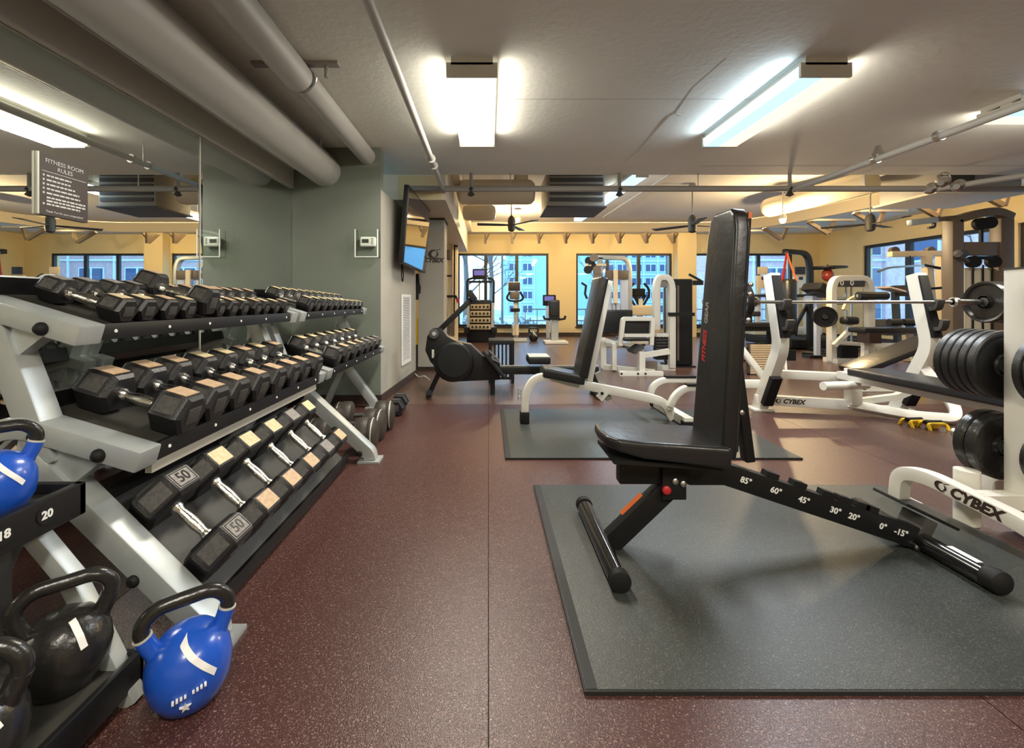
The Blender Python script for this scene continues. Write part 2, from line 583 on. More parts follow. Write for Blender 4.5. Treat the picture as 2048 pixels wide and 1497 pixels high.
# ---------------------------------------------------------------- fluorescent fixtures
def fixture(cx, cy, L, wd, label, halves, along='Y', z=ZC, zl=2.335, power=1.0, lens='lens', col=NEUT):
    f = thing('ceiling_light', label, 'ceiling light', (cx, cy, z), 0 if along == 'Y' else PI / 2)
    def lb(name, lo, hi, m, bevel=0):
        mb = MB().box(lo, hi)
        w = wmat(f)
        mb.v = [w @ p for p in mb.v]
        return mb.build(name, m, f, bevel)
    def pr(name, poly, y0, y1, m):
        mb = MB().prism(poly, (0, y0, 0), (1, 0, 0), (0, 0, 1), (0, y1 - y0, 0))
        w = wmat(f)
        mb.v = [w @ p for p in mb.v]
        return mb.build(name, m, f)
    h = zl - z
    lb('housing', (-wd * .42, -L / 2, h * .42), (wd * .42, L / 2, 0), K['fix'])
    if halves:
        pr('lens', [(-wd / 2, h * .40), (-wd / 2, h * .8), (-wd * .46, h), (-.005, h), (-.005, h * .40)], -L / 2 + .02, L / 2 - .02, K['lensc'])
        pr('lens', [(wd / 2, h * .40), (wd / 2, h * .8), (wd * .46, h), (.0, h), (.0, h * .40)], -L / 2 + .02, L / 2 - .02, K['lensw'])
    else:
        pr('lens', [(-wd / 2, h * .40), (-wd / 2, h * .8), (-wd * .46, h), (wd * .46, h), (wd / 2, h * .8), (wd / 2, h * .40)], -L / 2 + .02, L / 2 - .02, K[lens])
    for s in (-1, 1):
        lb('end_cap', (-wd / 2 - .004, s * (L / 2 - .02) if s > 0 else -L / 2, h * 1.03), (wd / 2 + .004, L / 2 if s > 0 else -L / 2 + .02, h * .30), K['fix'])
    area(f, 'fixture_glow', (0, 0, h - .012), wd * .9, L * .95, LAMP_W * power, col)
    for s in (-1, 1):       # the wrap-around lens also shines sideways
        sc = col if not halves else (COOL if s < 0 else NEUT)
        area(f, 'side_glow', (s * (wd / 2 + .012), 0, h * .62), abs(h) * .4, L * .93, LAMP_W * power * .08, sc, (0, -s * R(90), 0))
    return f


fixture(-.10, 3.23, 1.22, .30, 'warm white fluorescent wrap fixture above the open aisle by the thin ceiling pipe', False)
fixture(2.03, 3.23, 1.22, .30, 'fluorescent wrap fixture with one bluish and one warm tube above the padded bench', True, col=(.90, .95, 1.))
fixture(4.365, 3.205, 1.22, .30, 'fluorescent fixture set crosswise beside the straight sprinkler pipe', True, 'X')
fixture(-.10, -.6, 1.22, .30, 'unseen fill fixture added behind the camera in line with the aisle fixture', False)  # added out of view to raise the ambient light
fixture(2.03, -.6, 1.22, .30, 'unseen fill fixture added behind the camera in line with the two-tone fixture', False, power=1.0)  # second added lamp behind the camera, there for fill light
fx = fixture(1.85, 7.05, 3.1, .15, 'long narrow bluish fluorescent strip under the raised ceiling', False, z=2.66, zl=2.55, power=1.0, lens='lensb', col=COOL)

# ---------------------------------------------------------------- pipes
def pipe(name, label, pts, r, m='pipe', n=18, grp=None):
    t = thing(name, label, 'pipe', pts[0], 0, grp)
    MB().tube(pts, r, n).build('pipe_run', K[m], t)
    return t


p = pipe('large_pipe', 'thick grey insulated pipe hung beside the mirror wall', [V((-1.56, -2.9, 2.225)), V((-1.56, YG, 2.225))], .148, 'pipe', 28)
for y in (.2, 2.0, 3.9):
    MB().cyl((-1.50, y, 2.36), (-1.50, y, ZC), .008).build('hanger_rod', K['steel'], p)
p = thing('medium_pipe', 'painted pipe with a coupling, running to the top of the green wall', 'pipe', (-1.16, -2.9, 2.36))
MB().cyl((-1.16, -2.9, 2.36), (-1.16, 2.66, 2.345), .088, n=24).build('pipe_run', K['pipe'], p)
MB().cyl((-1.16, 2.72, 2.365), (-1.16, YG, 2.365), .078, n=24).build('pipe_run', K['pipe'], p)
MB().cyl((-1.16, 2.66, 2.362), (-1.16, 2.72, 2.362), .082, n=24).build('coupling', K['dark'], p)
box('strut', (-1.45, 2.66, 2.43), (-.92, 2.71, ZC), K['pipeg'], p)
MB().cyl((-1.0, 2.69, 2.36), (-1.0, 2.69, ZC), .012).build('clamp_bolt', K['steel'], p)
MB().tube([V((-1.16 + .1 * math.cos(a), 2.69, 2.36 + .1 * math.sin(a) * .85)) for a in [i * PI / 8 for i in range(8, 17)]], .006, 6).build('clamp_ring', K['steel'], p)
p = pipe('sprinkler_pipe', 'slim sprinkler pipe running along the aisle ceiling', [V((-.52, -2.9, 2.31)), V((-.52, 4.93, 2.27))], .026)
for y in (3.95, 4.15):
    MB().lathe([(.04, 0), (.04, .03)], (-.52, y, 2.275), (0, 1, 0), 12).build('coupling', K['pipe'], p)
MB().cyl((-.58, 4.02, 2.27), (-.58, 4.02, ZC), .006, n=6).build('hanger_rod', K['steel'], p)
p = pipe('cross_pipe', 'grey sprinkler main crossing the room under the slab edge', [V((-.93, 5.0, 2.05)), V((-.93, 5.0, 2.27)), V((6.4, 5.0, 2.27))], .034, 'pipeg')
for x in (-.2, 1.5, 3.45):
    MB().cyl((x, 5.0, 2.27), (x, 5.0, 2.45), .02, n=10).build('riser', K['pipeg'], p)
    MB().lathe([(.03, .05), (.045, .02), (.02, 0), (.035, -.03), (.045, -.04), (.01, -.06)], (x, 5.0, 2.24), (0, 0, 1), 12).build('sprinkler_head', K['dark'], p)
for x in (.25, 2.4, 4.3):
    MB().cyl((x, 5.0, 2.29), (x, 5.0, 2.6), .007, n=6).build('hanger_rod', K['steel'], p)
p = pipe('branch_pipe', 'sprinkler branch pipe running past the crosswise fixture', [V((3.48, -2.9, 2.27)), V((3.48, 4.97, 2.25))], .028)
for y in (3.35, 3.9):
    MB().lathe([(.042, 0), (.042, .04)], (3.48, y, 2.26), (0, 1, 0), 12).build('coupling', K['steel'], p)
MB().lathe([(.02, .1), (.03, .06), (.05, .02), (.03, 0), (.012, -.02)], (3.48, 3.9, 2.27), (0, 0, 1), 12).build('sprinkler_head', K['steel'], p)
p = pipe('valve_pipe', 'slanting white pipe with a valve cluster near the dark air handler', [V((5.05, 4.98, 2.25)), V((5.35, 4.75, 2.28)), V((6.6, 3.6, 2.33))], .03)
for q in ((5.05, 4.98, 2.27), (5.22, 4.85, 2.27), (5.12, 4.92, 2.33)):
    MB().lathe([(.03, -.08), (.06, -.05), (.06, .05), (.03, .08)], q, (1, .6, .4), 12).build('valve_body', K['steel'], p)
MB().tube([V((5.12 + .07 * math.cos(a), 4.9, 2.36 + .07 * math.sin(a))) for a in [i * PI / 6 for i in range(12)]], .008, 6, closed=True).build('hand_wheel', K['steel'], p)
p = pipe('ceiling_conduit', 'thin conduit under the raised ceiling beside the long strip light', [V((2.6, 5.3, 2.78)), V((2.45, 9.3, 2.78))], .018)

# ---------------------------------------------------------------- ducts and air handlers in the raised part
d = thing('round_duct', 'short round duct with rounded ends glowing in warm light by the soffit', 'duct', (-.1, 6.2, 2.5))
MB().lathe([(.05, 0), (.12, .012), (.165, .05), (.175, .1), (.175, 1.0), (.165, 1.05), (.12, 1.09), (.05, 1.10)], (-.44, 6.2, 2.53), (1, 0, 0), 24).build('duct_body', K['duct'], d)
MB().lathe([(.02, 0), (.1, .02), (.13, .07), (.13, .5), (.1, .55), (.02, .57)], (-.44, 7.3, 2.46), (1, 0, 0), 20).build('duct_branch', K['duct'], d)
MB().cyl((.46, 6.2, 2.68), (.46, 6.2, ZC2 - .01), .1).build('duct_collar', K['duct'], d)
d = thing('air_handler', 'dark box air handler with louvred side under the raised ceiling', 'air handler', (1.2, 6.0, 2.3))
box('casing', (.81, 6.0, 2.29), (1.60, 6.7, 2.78), K['pipeg'], d, .01)
for z in (2.38, 2.47, 2.56, 2.65, 2.73):
    box('louvre', (.84, 5.985, z - .025), (1.57, 6.0, z + .025), K['dark'], d)
box('drain_pan', (.79, 5.98, 2.27), (1.62, 6.72, 2.29), K['dark'], d)
d = thing('flex_duct', 'ribbed duct passing over the long strip light beside the louvred air handler', 'duct', (2.1, 5.9, 2.76))
MB().tube([V((1.60, 6.45, 2.72)), V((1.8, 6.25, 2.755)), V((2.1, 5.9, 2.76)), V((2.4, 5.35, 2.76))], .085, 16).build('duct_body', K['duct'], d)
for i in range(11):
    t_ = i / 10
    q_ = V((1.85, 6.19, 2.757)).lerp(V((2.38, 5.39, 2.76)), t_)
    MB().lathe([(.088, 0), (.095, .010), (.088, .020)], q_, (.55, -.83, 0), 16, False).build('rib', K['duct'], d)
for y_ in (5.7, 8.3):
    MB().cyl((1.85, y_, 2.66), (1.85, y_, ZC2), .006, n=6).build('hanger_rod', K['steel'], fx)
fx.rotation_euler = (0, 0, R(3.4))
d = thing('long_duct', 'long round duct with a dark grille end running along the right side', 'duct', (4.9, 7.4, 2.5))
pa, pb = at(1530, 418, 7.6), at(1745, 362, 6.0)
ax = (pb - pa)
MB().lathe([(.03, 0), (.12, .015), (.16, .06), (.165, .12), (.165, ax.length)], pa, ax, 22).build('duct_body', K['duct'], d)
g = pa + ax.normalized() * .25
MB().obox(g + V((-.02, -.155, -.02)), (.42, .03, .16), M.Rotation(math.atan2(ax.y, ax.x), 3, 'Z')).build('grille', K['dark'], d)
d = thing('dark_air_handler', 'dark rectangular air handler near the valve cluster', 'air handler', (5.9, 5.6, 2.4))
box('casing', (5.55, 5.4, 2.34), (6.6, 6.2, 2.75), K['pipeg'], d, .01)
box('access_panel', (5.6, 5.385, 2.38), (6.0, 5.4, 2.7), K['dark'], d)
box('base_tray', (5.5, 5.36, 2.31), (6.65, 6.25, 2.34), K['duct'], d)

# ---------------------------------------------------------------- ceiling fans and spot lamps
def fan(x, y, zb, label, rot):
    f = thing('ceiling_fan', label, 'ceiling fan', (x, y, zb), rot)
    def T(mb):
        w = wmat(f)
        mb.v = [w @ p for p in mb.v]
        return mb
    T(MB().cyl((0, 0, .26), (0, 0, ZC2 - zb), .012, n=8)).build('down_rod', K['pipeg'], f)
    T(MB().lathe([(.03, 0), (.06, .02), (.068, .08), (.068, .2), (.055, .25), (.02, .29)], (0, 0, 0), (0, 0, 1), 16)).build('motor', K['dark'], f)
    T(MB().lathe([(.06, 0), (.05, .05)], (0, 0, ZC2 - zb - .05), (0, 0, 1), 14)).build('canopy', K['pipeg'], f)
    for k in range(3):
        rm = M.Rotation(2 * PI * k / 3, 3, 'Z')
        mb = MB().prism([(.06, -.03), (.16, -.05), (.62, -.07), (.64, .06), (.16, .05), (.06, .03)], (0, 0, .11), (1, 0, 0), (0, .99, .12), (0, 0, .012))
        mb.v = [rm @ p for p in mb.v]
        T(mb).build('blade', K['dark'], f)
    return f


fan(3.27, 7.0, 2.08, 'dark ceiling fan on a rod between the strip light and the bench', .3)
fan(6.12, 7.0, 2.10, 'ceiling fan on a rod in front of the right-hand windows', .5)
fan(.42, 8.0, 2.26, 'ceiling fan hung beside the glowing round duct', 1.2)
for (x, y, z, lab, pw_) in ((.60, 8.9, 2.66, 'bare glowing spot lamp next to the fan by the round duct', 55), (4.72, 7.0, 2.30, 'bare glowing spot lamp beneath the long round duct', 75)):
    l = thing('spot_lamp', lab, 'lamp', (x, y, z))
    MB().lathe([(.03, .08), (.05, .04), (.055, 0)], (x, y, z), (0, 0, 1), 14).build('lamp_can', K['fix'], l)
    MB().cyl((x, y, z + .08), (x, y, ZC2), .008, n=6).build('stem', K['fix'], l)
    MB().sphere((x, y, z - .025), .045, 12).build('bulb', K['bulb'], l)
    pl = bpy.data.lights.new('spot_glow', 'POINT')
    pl.energy = pw_
    pl.color = WARM
    pl.shadow_soft_size = .05
    po = bpy.data.objects.new('spot_glow', pl)
    C.objects.link(po)
    po.location = (0, 0, -.09)
    po.parent = l

# ================================================================== OUTSIDE
struct(box('ground_outside', (-40, YB + .3, -.6), (60, 70, -.35), K['snow']))
struct(box('ground_outside_right', (XR + .3, -20, -.62), (60, YB + .3, -.37), K['snow']))


def building(name, label, x0, x1, y, z1, cols, rows, wm, zs=-.1, base=-.35, ww=.9, wh=.75, pit=1.28, wx=None):
    b = thing(name, label, 'building', ((x0 + x1) / 2, y, base))
    box('wall', (x0, y, base), (x1, y + 6, z1), wm, b)
    w0, w1 = wx or (x0, x1)
    for i in range(cols):
        cx = w0 + (i + .5) * (w1 - w0) / cols
        for j in range(rows):
            cz = zs + j * pit
            w = box('window', (cx - ww / 2, y - .05, cz), (cx + ww / 2, y, cz + wh), K['bldg'], b)
            for s in (-1, 1):
                box('pane', (cx + s * ww / 4 - ww * .21, y - .06, cz + .06), (cx + s * ww / 4 + ww * .21, y - .051, cz + wh - .06), K['bwin'], w)
    for i in range(cols + 1):
        x = w0 + i * (w1 - w0) / cols
        box('pilaster', (x - .04, y - .09, base), (x + .04, y, z1), K['bldg'], b)
    for j in range(rows + 1):
        box('floor_band', (w0, y - .08, zs - .32 + j * pit), (w1, y, zs - .22 + j * pit), K['bldg'], b)
    return b


building('apartment_block', 'pale blue apartment block with paired windows seen through the first back window', 1.4, 6.2, 40, 12, 2, 8, K['bldg2'], wx=(1.7, 4.2))
building('office_block', 'pale office block with a grid of windows seen through the second back window', 7.6, 18.0, 41, 12, 5, 8, K['bldg2'], ww=1.0, wx=(10.6, 17.2))
building('brick_house', 'brick house seen through the third back window', 13.0, 24.0, 26, 10, 4, 6, K['brick'], ww=1.5, wh=1.2, pit=1.9)
bR = thing('brick_apartment_house', 'long brick apartment house across from the right-hand windows', 'building', (20, 12, -.37))
box('wall', (20, -6, -.37), (26, 22, 9), K['brick'], bR)
for i in range(9):
    for j in range(4):
        cy, cz = -4 + i * 3, .6 + j * 2.2
        w = box('window', (19.95, cy - .7, cz), (20, cy + .7, cz + 1.3), K['bldg'], bR)
        box('pane', (19.93, cy - .6, cz + .1), (19.95, cy + .6, cz + 1.2), K['bwin'], w)


def tree(name, label, x, y, h, seed, grp):
    rnd = random.Random(seed)
    t = thing(name, label, 'tree', (x, y, -.36), 0, grp)
    tr = MB()
    tr.tube([V((x, y, -.36)), V((x + .05, y, h * .3)), V((x - .05, y + .1, h * .65)), V((x + .1, y, h))], [.13, .1, .07, .02], 8).build('trunk', K['bark'], t)
    br = MB()
    def grow(p, d, l, r, n):
        q = p + d * l
        br.tube([p, p + d * l * .5 + V((rnd.uniform(-.05, .05),) * 3), q], [r, r * .8, r * .55], 4, False)
        if n:
            for _ in range(3):
                d2 = (d + V((rnd.uniform(-.8, .8), rnd.uniform(-.8, .8), rnd.uniform(-.3, .6)))).normalized()
                grow(p + (q - p) * rnd.uniform(.4, 1), d2, l * rnd.uniform(.55, .8), r * .55, n - 1)
    for i in range(9):
        z = h * (.2 + .08 * i)
        a = rnd.uniform(0, 2 * PI)
        grow(V((x, y, z)), V((math.cos(a), math.sin(a) * .7, rnd.uniform(.2, .8))).normalized(), rnd.uniform(.9, 1.5), .045, 3)
    br.build('branches', K['bark'], t)
    return t


tree('bare_tree', 'bare branching tree outside the left end of the first back window', -.9, 17, 5.5, 1, 'bare trees outside')
tree('bare_tree', 'bare branching tree outside the middle of the first back window', .1, 19.5, 6.0, 2, 'bare trees outside')
tree('bare_tree', 'bare tree outside the second back window', 4.6, 18, 5.5, 3, 'bare trees outside')
tree('bare_tree', 'bare tree outside the window on the right-hand wall beside the cream machine', 15.0, 13.0, 5.5, 4, 'bare trees outside')
tree('bare_tree', 'bare tree outside the right-hand wall window behind the bronze trainer', 14.5, 9.3, 5.5, 5, 'bare trees outside')


def shrub(x, y, r, h, label, seed):
    rnd = random.Random(seed)
    mb = MB()
    n = 130
    for i in range(n):
        a, q = rnd.uniform(0, 2 * PI), rnd.random() ** .5
        p = V((x + r * q * math.cos(a), y + .5 * r * q * math.sin(a), -.36 + h * rnd.random() * (1 - .5 * q)))
        u = V((rnd.uniform(-1, 1), rnd.uniform(-1, 1), rnd.uniform(-1, 1))).normalized()
        w = u.orthogonal().normalized()
        s_ = rnd.uniform(.08, .16)
        k = u.cross(w) * .02
        mb.add([p - u * s_, p + w * s_ * .6, p + u * s_, p - w * s_ * .6], [[0, 1, 2, 3]])
    return tag(mb.build('frosted_shrub', K['hedge']), label, 'shrub', 'frosted shrubs outside the back windows')


for i, x in enumerate((-.9, .2, 1.3, 2.4, 3.6, 4.8, 6.0, 7.4, 8.8)):
    shrub(x, 15.2 + (i % 3) * .5, .6, .95, ['first', 'second', 'third', 'fourth', 'fifth', 'sixth', 'seventh', 'eighth', 'ninth'][i] + ' frosted shrub outside the back windows, counted from the side of the grey pier', 20 + i)
for nm, lab, x, y, h in (('street_lamp', 'slim street lamp post outside the first back window', .55, 17.5, 3.6), ('street_lamp', 'street lamp post outside the right end of the second back window', 7.15, 17.5, 3.3)):
    t = thing(nm, lab, 'street lamp', (x, y, -.36))
    MB().cyl((x, y, -.36), (x, y, h), .05, .035).build('post', K['bark'], t)
    bx('lamp_head', (x + .25, y, h), (.6, .18, .08), K['dark'], t, bevel=.02)
r = thing('fence_rail', 'thin metal fence outside the back windows', 'fence', (4, 14.3, -.36))
for z in (.35, .72):
    MB().cyl((1.2, 14.3, z), (9.5, 14.3, z), .02, n=6).build('rail', K['bark'], r)
for i in range(22):
    x = 1.2 + i * .395
    MB().cyl((x, 14.3, -.36), (x, 14.3, .72), .012, n=6).build('baluster', K['bark'], r)

# ================================================================== DUMBBELL RACKS
XZ = lambda x, z, y: V((x, y, z))
TOP = ((-1.15, .905), (-1.46, 1.00))
MID = ((-.985, .552), (-1.32, .655))
LOW = ((-.835, .067), (-1.165, .367))


def rack(name, label, ya, yb, low, dx=0, cat='rack'):
    r = thing(name, label, cat, (-1.1, (ya + yb) / 2, 0))
    for y, sgn in ((ya, -1), (yb, 1)):
        lp = fillet([XZ(-.722 + dx, .012, y), XZ(-.728 + dx, .05, y), XZ(-1.265 + dx * .5, .545, y)], .10)
        lg = MB().bar(lp, .075, .07, (0, 1, 0)).build('leg', K['rack'], r, .006)
        bx('foot_plate', (-.725 + dx, y, .006), (.13, .12, .012), K['rack'], lg)
        MB().bar(fillet([XZ(-1.245, .52, y), XZ(-1.31, .70, y), XZ(-1.40, .93, y), XZ(-1.44, .97, y)], .06), .07, .075, (0, 1, 0)).build('upright', K['rack'], r, .006)
        MB().bar([XZ(-1.30, .45, y), XZ(-1.50, .02, y)], .05, .05, (0, 1, 0)).build('rear_leg', K['rack'], r)
        MB().bar([XZ(-1.28, .62, y), XZ(-1.31, .44, y)], .06, .06, (0, 1, 0)).build('rear_gusset', K['rack'], r)
        for (f, b) in (TOP, MID):
            dx, dz = b[0] - f[0], b[1] - f[1]
            arm = MB().bar(fillet([XZ(f[0] + .012, f[1] - .022, y), XZ(b[0], b[1] - .022, y), XZ(b[0] - .10, b[1] - .055, y)], .07), .082, .06, (0, 1, 0)).build('shelf_arm', K['rack'], r, .006)
            for t in (.28, .80):
                MB().lathe([(.019, 0), (.019, .006), (.012, .016), (.002, .02)], (f[0] + dx * t, y + sgn * .041, f[1] + dz * t - .028), (0, sgn, 0), 14).build('bolt', K['blackm'], arm)
            MB().prism([(f[0] - .10, f[1] - .02), (f[0] - .24, f[1] + .02), (f[0] - .26, f[1] - .16), (f[0] - .19, f[1] - .09)], (0, y - .02, 0), (1, 0, 0), (0, 0, 1), (0, .04, 0)).build('gusset', K['rack'], arm)
        for t in (.25, .62, .9):
            p = lp[-1].lerp(lp[0], t)
            MB().lathe([(.017, 0), (.017, .006), (.01, .014)], p + V((-.005, sgn * .0375, -.012)), (0, sgn, 0), 12).build('bolt', K['blackm'], lg)
    tiers = [('top_shelf', TOP), ('middle_shelf', MID)] + ([('bottom_shelf', LOW)] if low else [])
    for nm, (f, b) in tiers:
        n = V((-(b[1] - f[1]), 0, (b[0] - f[0]))).normalized() * -1
        y0, y1 = ya + .041, yb - .041
        e0, e1 = XZ(f[0], f[1], y0), XZ(b[0], b[1], y0)
        tr = MB().prism([(0, 0), (1, 0), (1, 1), (0, 1)], e0 - n * .012, e1 - e0, n * .012, V((0, y1 - y0, 0))).build(nm, K['tray'], r)
        box('front_rail', (f[0] - .012, ya - .03, f[1] - .04), (f[0] + .006, yb + .03, f[1] + .008), K['black'], tr, .002)
        rr = MB().prism([(0, 0), (1, 0), (1, 1), (0, 1)], e1 - n * .02, (e1 - e0).normalized() * .02, n * .075, V((0, y1 - y0, 0))).build('rear_rail', K['black'], tr)
        if nm != 'bottom_shelf':
            m = 6
            for i in range(m):
                y = ya + .09 + (yb - ya - .18) * i / (m - 1)
                MB().lathe([(.006, 0), (.005, .002)], (f[0] + .0062, y, f[1] - .016), (1, 0, 0), 8).build('rail_stud', K['white'], tr)
    if low:
        MB().bar([XZ(-1.005, .487, ya + .04), XZ(-1.005, .487, yb - .04)], .03, .02, (0, 0, 1)).build('stretcher', K['grey'], r)
        for y in (1.92,):
            MB().bar([XZ(-1.06, .50, y), XZ(-1.12, .40, y), XZ(-1.25, .25, y)], .07, .09, (0, 1, 0)).build('centre_brace', K['rack'], r)
    return r


rack('dumbbell_rack', 'silver grey three-tier dumbbell rack beside the kettlebells', 1.25, 2.56, True, -.065)
rack('dumbbell_rack', 'two-tier dumbbell rack standing against the green wall', 2.685, 4.03, False)


# ---------------------------------------------------------------- hex dumbbells
def hexd(name, ap, hl, gl, labels, label, group):
    d = thing(name, label, 'dumbbell', (0, 0, 0), 0, group)
    Rr = ap / math.cos(R(30))
    for s in (-1, 1):
        x0, x1 = s * gl / 2, s * (gl / 2 + hl)
        hx = lambda k, sc: [V((0, math.cos(R(60 * j)) * Rr * sc, ap + math.sin(R(60 * j)) * Rr * sc)) for j in range(6)]
        def rg(x, sc):
            return [V((x, p.y, p.z)) for p in hx(0, sc)]
        hd = MB().ring([rg(x0, .80), rg(x0 + s * .012, .96), rg(x0 + s * .022, 1), rg(x1 - s * .022, 1), rg(x1 - s * .010, .95), rg(x1, .80)]).build('head', K['rubh'], d, smooth=20)
        q = Rr * .44
        bx('weight_label', ((x0 + x1) / 2, 0, ap * 2 + .0008), (min(hl * .62, .075), q * 2, .002), K[labels[0 if s < 0 else 1]], hd)
        zf = ap + ap * math.sin(R(30))
        rx = M.Rotation(R(-60), 3, 'X')
        bx('facet_label', ((x0 + x1) / 2, -ap * math.cos(R(30)) * 1.0 - .0006, zf + .0004), (min(hl * .55, .06), q * 1.6, .002), K['flab'], hd, M.Rotation(R(60), 3, 'X'))
        bx('end_panel', (x1 + s * .001, 0, ap), (.003, Rr * .8, ap * .8), K['dark'], hd, bevel=.001)
    g = gl / 2 + .006
    MB().lathe([(.014, -g), (.019, -g + .004), (.019, -g + .014), (.0145, -g + .022), (.0135, -g * .62), (.0165, -g * .25), (.0175, 0), (.0165, g * .25), (.0135, g * .62), (.0145, g - .022), (.019, g - .014), (.019, g - .004), (.014, g)], (0, 0, ap), (1, 0, 0), 14).build('handle', K['chrome'], d)
    return d


def on_tray(tier, frac, y):
    (f, b) = tier
    p = V((f[0] + (b[0] - f[0]) * frac, y, f[1] + (b[1] - f[1]) * frac))
    n = V((b[1] - f[1], 0, -(b[0] - f[0]))).normalized()
    tilt = math.atan2(b[1] - f[1], -(b[0] - f[0]))
    return p + n * .0015, tilt


jit = lambda a: random.uniform(-a, a)
ORD = ['first', 'second', 'third', 'fourth', 'fifth', 'sixth', 'seventh', 'eighth', 'ninth', 'tenth', 'eleventh', 'twelfth']
# bottom tier, six heavy dumbbells
lowset = [(.086, 'glab', 'glab'), (.084, 'cre', 'tan'), (.083, 'cre', 'tan'), (.082, 'cre', 'tan'), (.081, 'glab', 'glab'), (.079, 'cre', 'tan')]
yy = 1.385
for i, (ap, l0, l1) in enumerate(lowset):
    p, t = on_tray(LOW, .50, min(yy, 2.41))
    d = hexd('hex_dumbbell', ap, .095, .138, (l0, l1),
             'heavy black hex dumbbell marked 50 on the bottom shelf of the three-tier rack' if i == 0 else
             ORD[i] + ' heavy hex dumbbell from the kettlebell end, bottom shelf of the three-tier rack',
             'dumbbells on the bottom shelf')
    if i == 0:
        for s in (-1, 1):
            hd = [c for c in d.children if c.name.startswith('head')][0 if s < 0 else 1]
            text('50', .050, K['blackm'] if s < 0 else K['dark'], hd, (s * (.069 + .0475), 0, ap * 2 + .0022), (-.0001, 1, 0) if s < 0 else (0, 1, 0), (-1, 0, 0), bold=.0006)
            fr = MB()
            cx, hw, hh = s * (.069 + .0475), .027, .040
            for a, b in (((-hw, -hh), (hw, -hh + .003)), ((-hw, hh - .003), (hw, hh)), ((-hw, -hh), (-hw + .003, hh)), ((hw - .003, -hh), (hw, hh))):
                fr.box((cx + a[0], a[1], ap * 2 + .0018), (cx + b[0], b[1], ap * 2 + .0026))
            fr.build('label_border', K['blackm'], hd)
    d.location = p
    d.rotation_euler = (0, t, 0)
    yy += .198
# middle tier
for i in range(8):
    y = 1.405 + i * .152
    p, t = on_tray(MID, .47, y)
    la = random.choice((('tan', 'tan'), ('cre', 'tan')))
    d = hexd('hex_dumbbell', .064 - i * .001, .108, .13, la, ORD[i] + ' tan-labelled hex dumbbell from the kettlebell end, middle shelf of the three-tier rack', 'dumbbells on the middle shelf of the three-tier rack')
    d.location = p + V((jit(.008), 0, 0))
    d.rotation_euler = (0, t, jit(.03))
# top tier
for i in range(12):
    y = 1.385 + i * .098
    p, t = on_tray(TOP, .45, y)
    if i == 4:
        d = hexd('hex_dumbbell', .056, .085, .12, ('tan', 'tan'), 'larger hex dumbbell sitting crooked among the small ones on the top shelf', 'dumbbells on the top shelf of the three-tier rack')
        d.location = p + V((.01, -.01, .012))
        d.rotation_euler = (0, t, .12)
        continue
    d = hexd('hex_dumbbell', .040 - i * .0005, .078, .12, ('glab', random.choice(('tan', 'cre'))) if i < 4 else ('tan', random.choice(('tan', 'cre'))), ORD[i] + ' small hex dumbbell from the kettlebell end, top shelf of the three-tier rack', 'dumbbells on the top shelf of the three-tier rack')
    d.location = p + V((jit(.008), 0, 0))
    d.rotation_euler = (0, t, jit(.04))
# second rack
for i in range(10):
    y = 2.80 + i * .126
    p, t = on_tray(TOP, .45, y)
    d = hexd('hex_dumbbell', .047 - i * .0015, .085, .12, ('cre', 'cre'), ORD[9 - i] + ' hex dumbbell from the green wall, upper shelf of the two-tier rack', 'dumbbells on the upper shelf by the green wall')
    d.location = p
    d.rotation_euler = (0, t, jit(.04))
for i in range(7):
    y = 2.83 + i * .175
    p, t = on_tray(MID, .47, y)
    d = hexd('hex_dumbbell', .060 - i * .0015, .10, .13, ('cre', random.choice(('tan', 'glab'))), ORD[6 - i] + ' hex dumbbell from the green wall, lower shelf of the two-tier rack', 'dumbbells on the lower shelf by the green wall')
    d.location = p
    d.rotation_euler = (0, t, jit(.05))
# hex dumbbell lying end-on on the floor by the rack foot
d = hexd('hex_dumbbell', .068, .10, .12, ('dark', 'dark'), 'single hex dumbbell lying on the floor at the far rack foot', 'loose dumbbells')
d.location = (-.80, 3.86, .001)
d.rotation_euler = (0, 0, R(-88))


# ---------------------------------------------------------------- round-headed dumbbells on the floor
def roundd(label):
    d = thing('round_dumbbell', label, 'dumbbell', (0, 0, 0), 0, 'round dumbbells on the floor')
    r = .108
    for s in (-1, 1):
        hd = MB().lathe([(.03, s * .075), (.07, s * .078), (r * .93, s * .09), (r, s * .105), (r, s * .155), (r * .95, s * .165), (r * .95, s * .172), (r * .98, s * .18), (r * .93, s * .205), (.07, s * .225), (.03, s * .226)], (0, 0, r), (1, 0, 0), 26).build('head', K['rubr'], d)
        MB().lathe([(r * .955, 0), (r * .975, .004), (r * .955, .008)], (s * .192, 0, r), (1, 0, 0), 26, False).build('rim_band', K['rackl'], hd)
    MB().lathe([(.016, -.08), (.019, 0), (.016, .08)], (0, 0, r), (1, 0, 0), 14).build('handle', K['dark'], d)
    return d


d = roundd('worn round-headed dumbbell nearest the bent rack feet')
d.location, d.rotation_euler = (-.955, 2.86, 0), (0, 0, .06)
d = dup(d, (-.96, 3.10, 0), (0, 0, -.04), 'worn round-headed dumbbell between two others on the floor')
d = dup(d, (-.95, 3.34, 0), (0, 0, .10), 'worn round-headed dumbbell closest to the green wall')

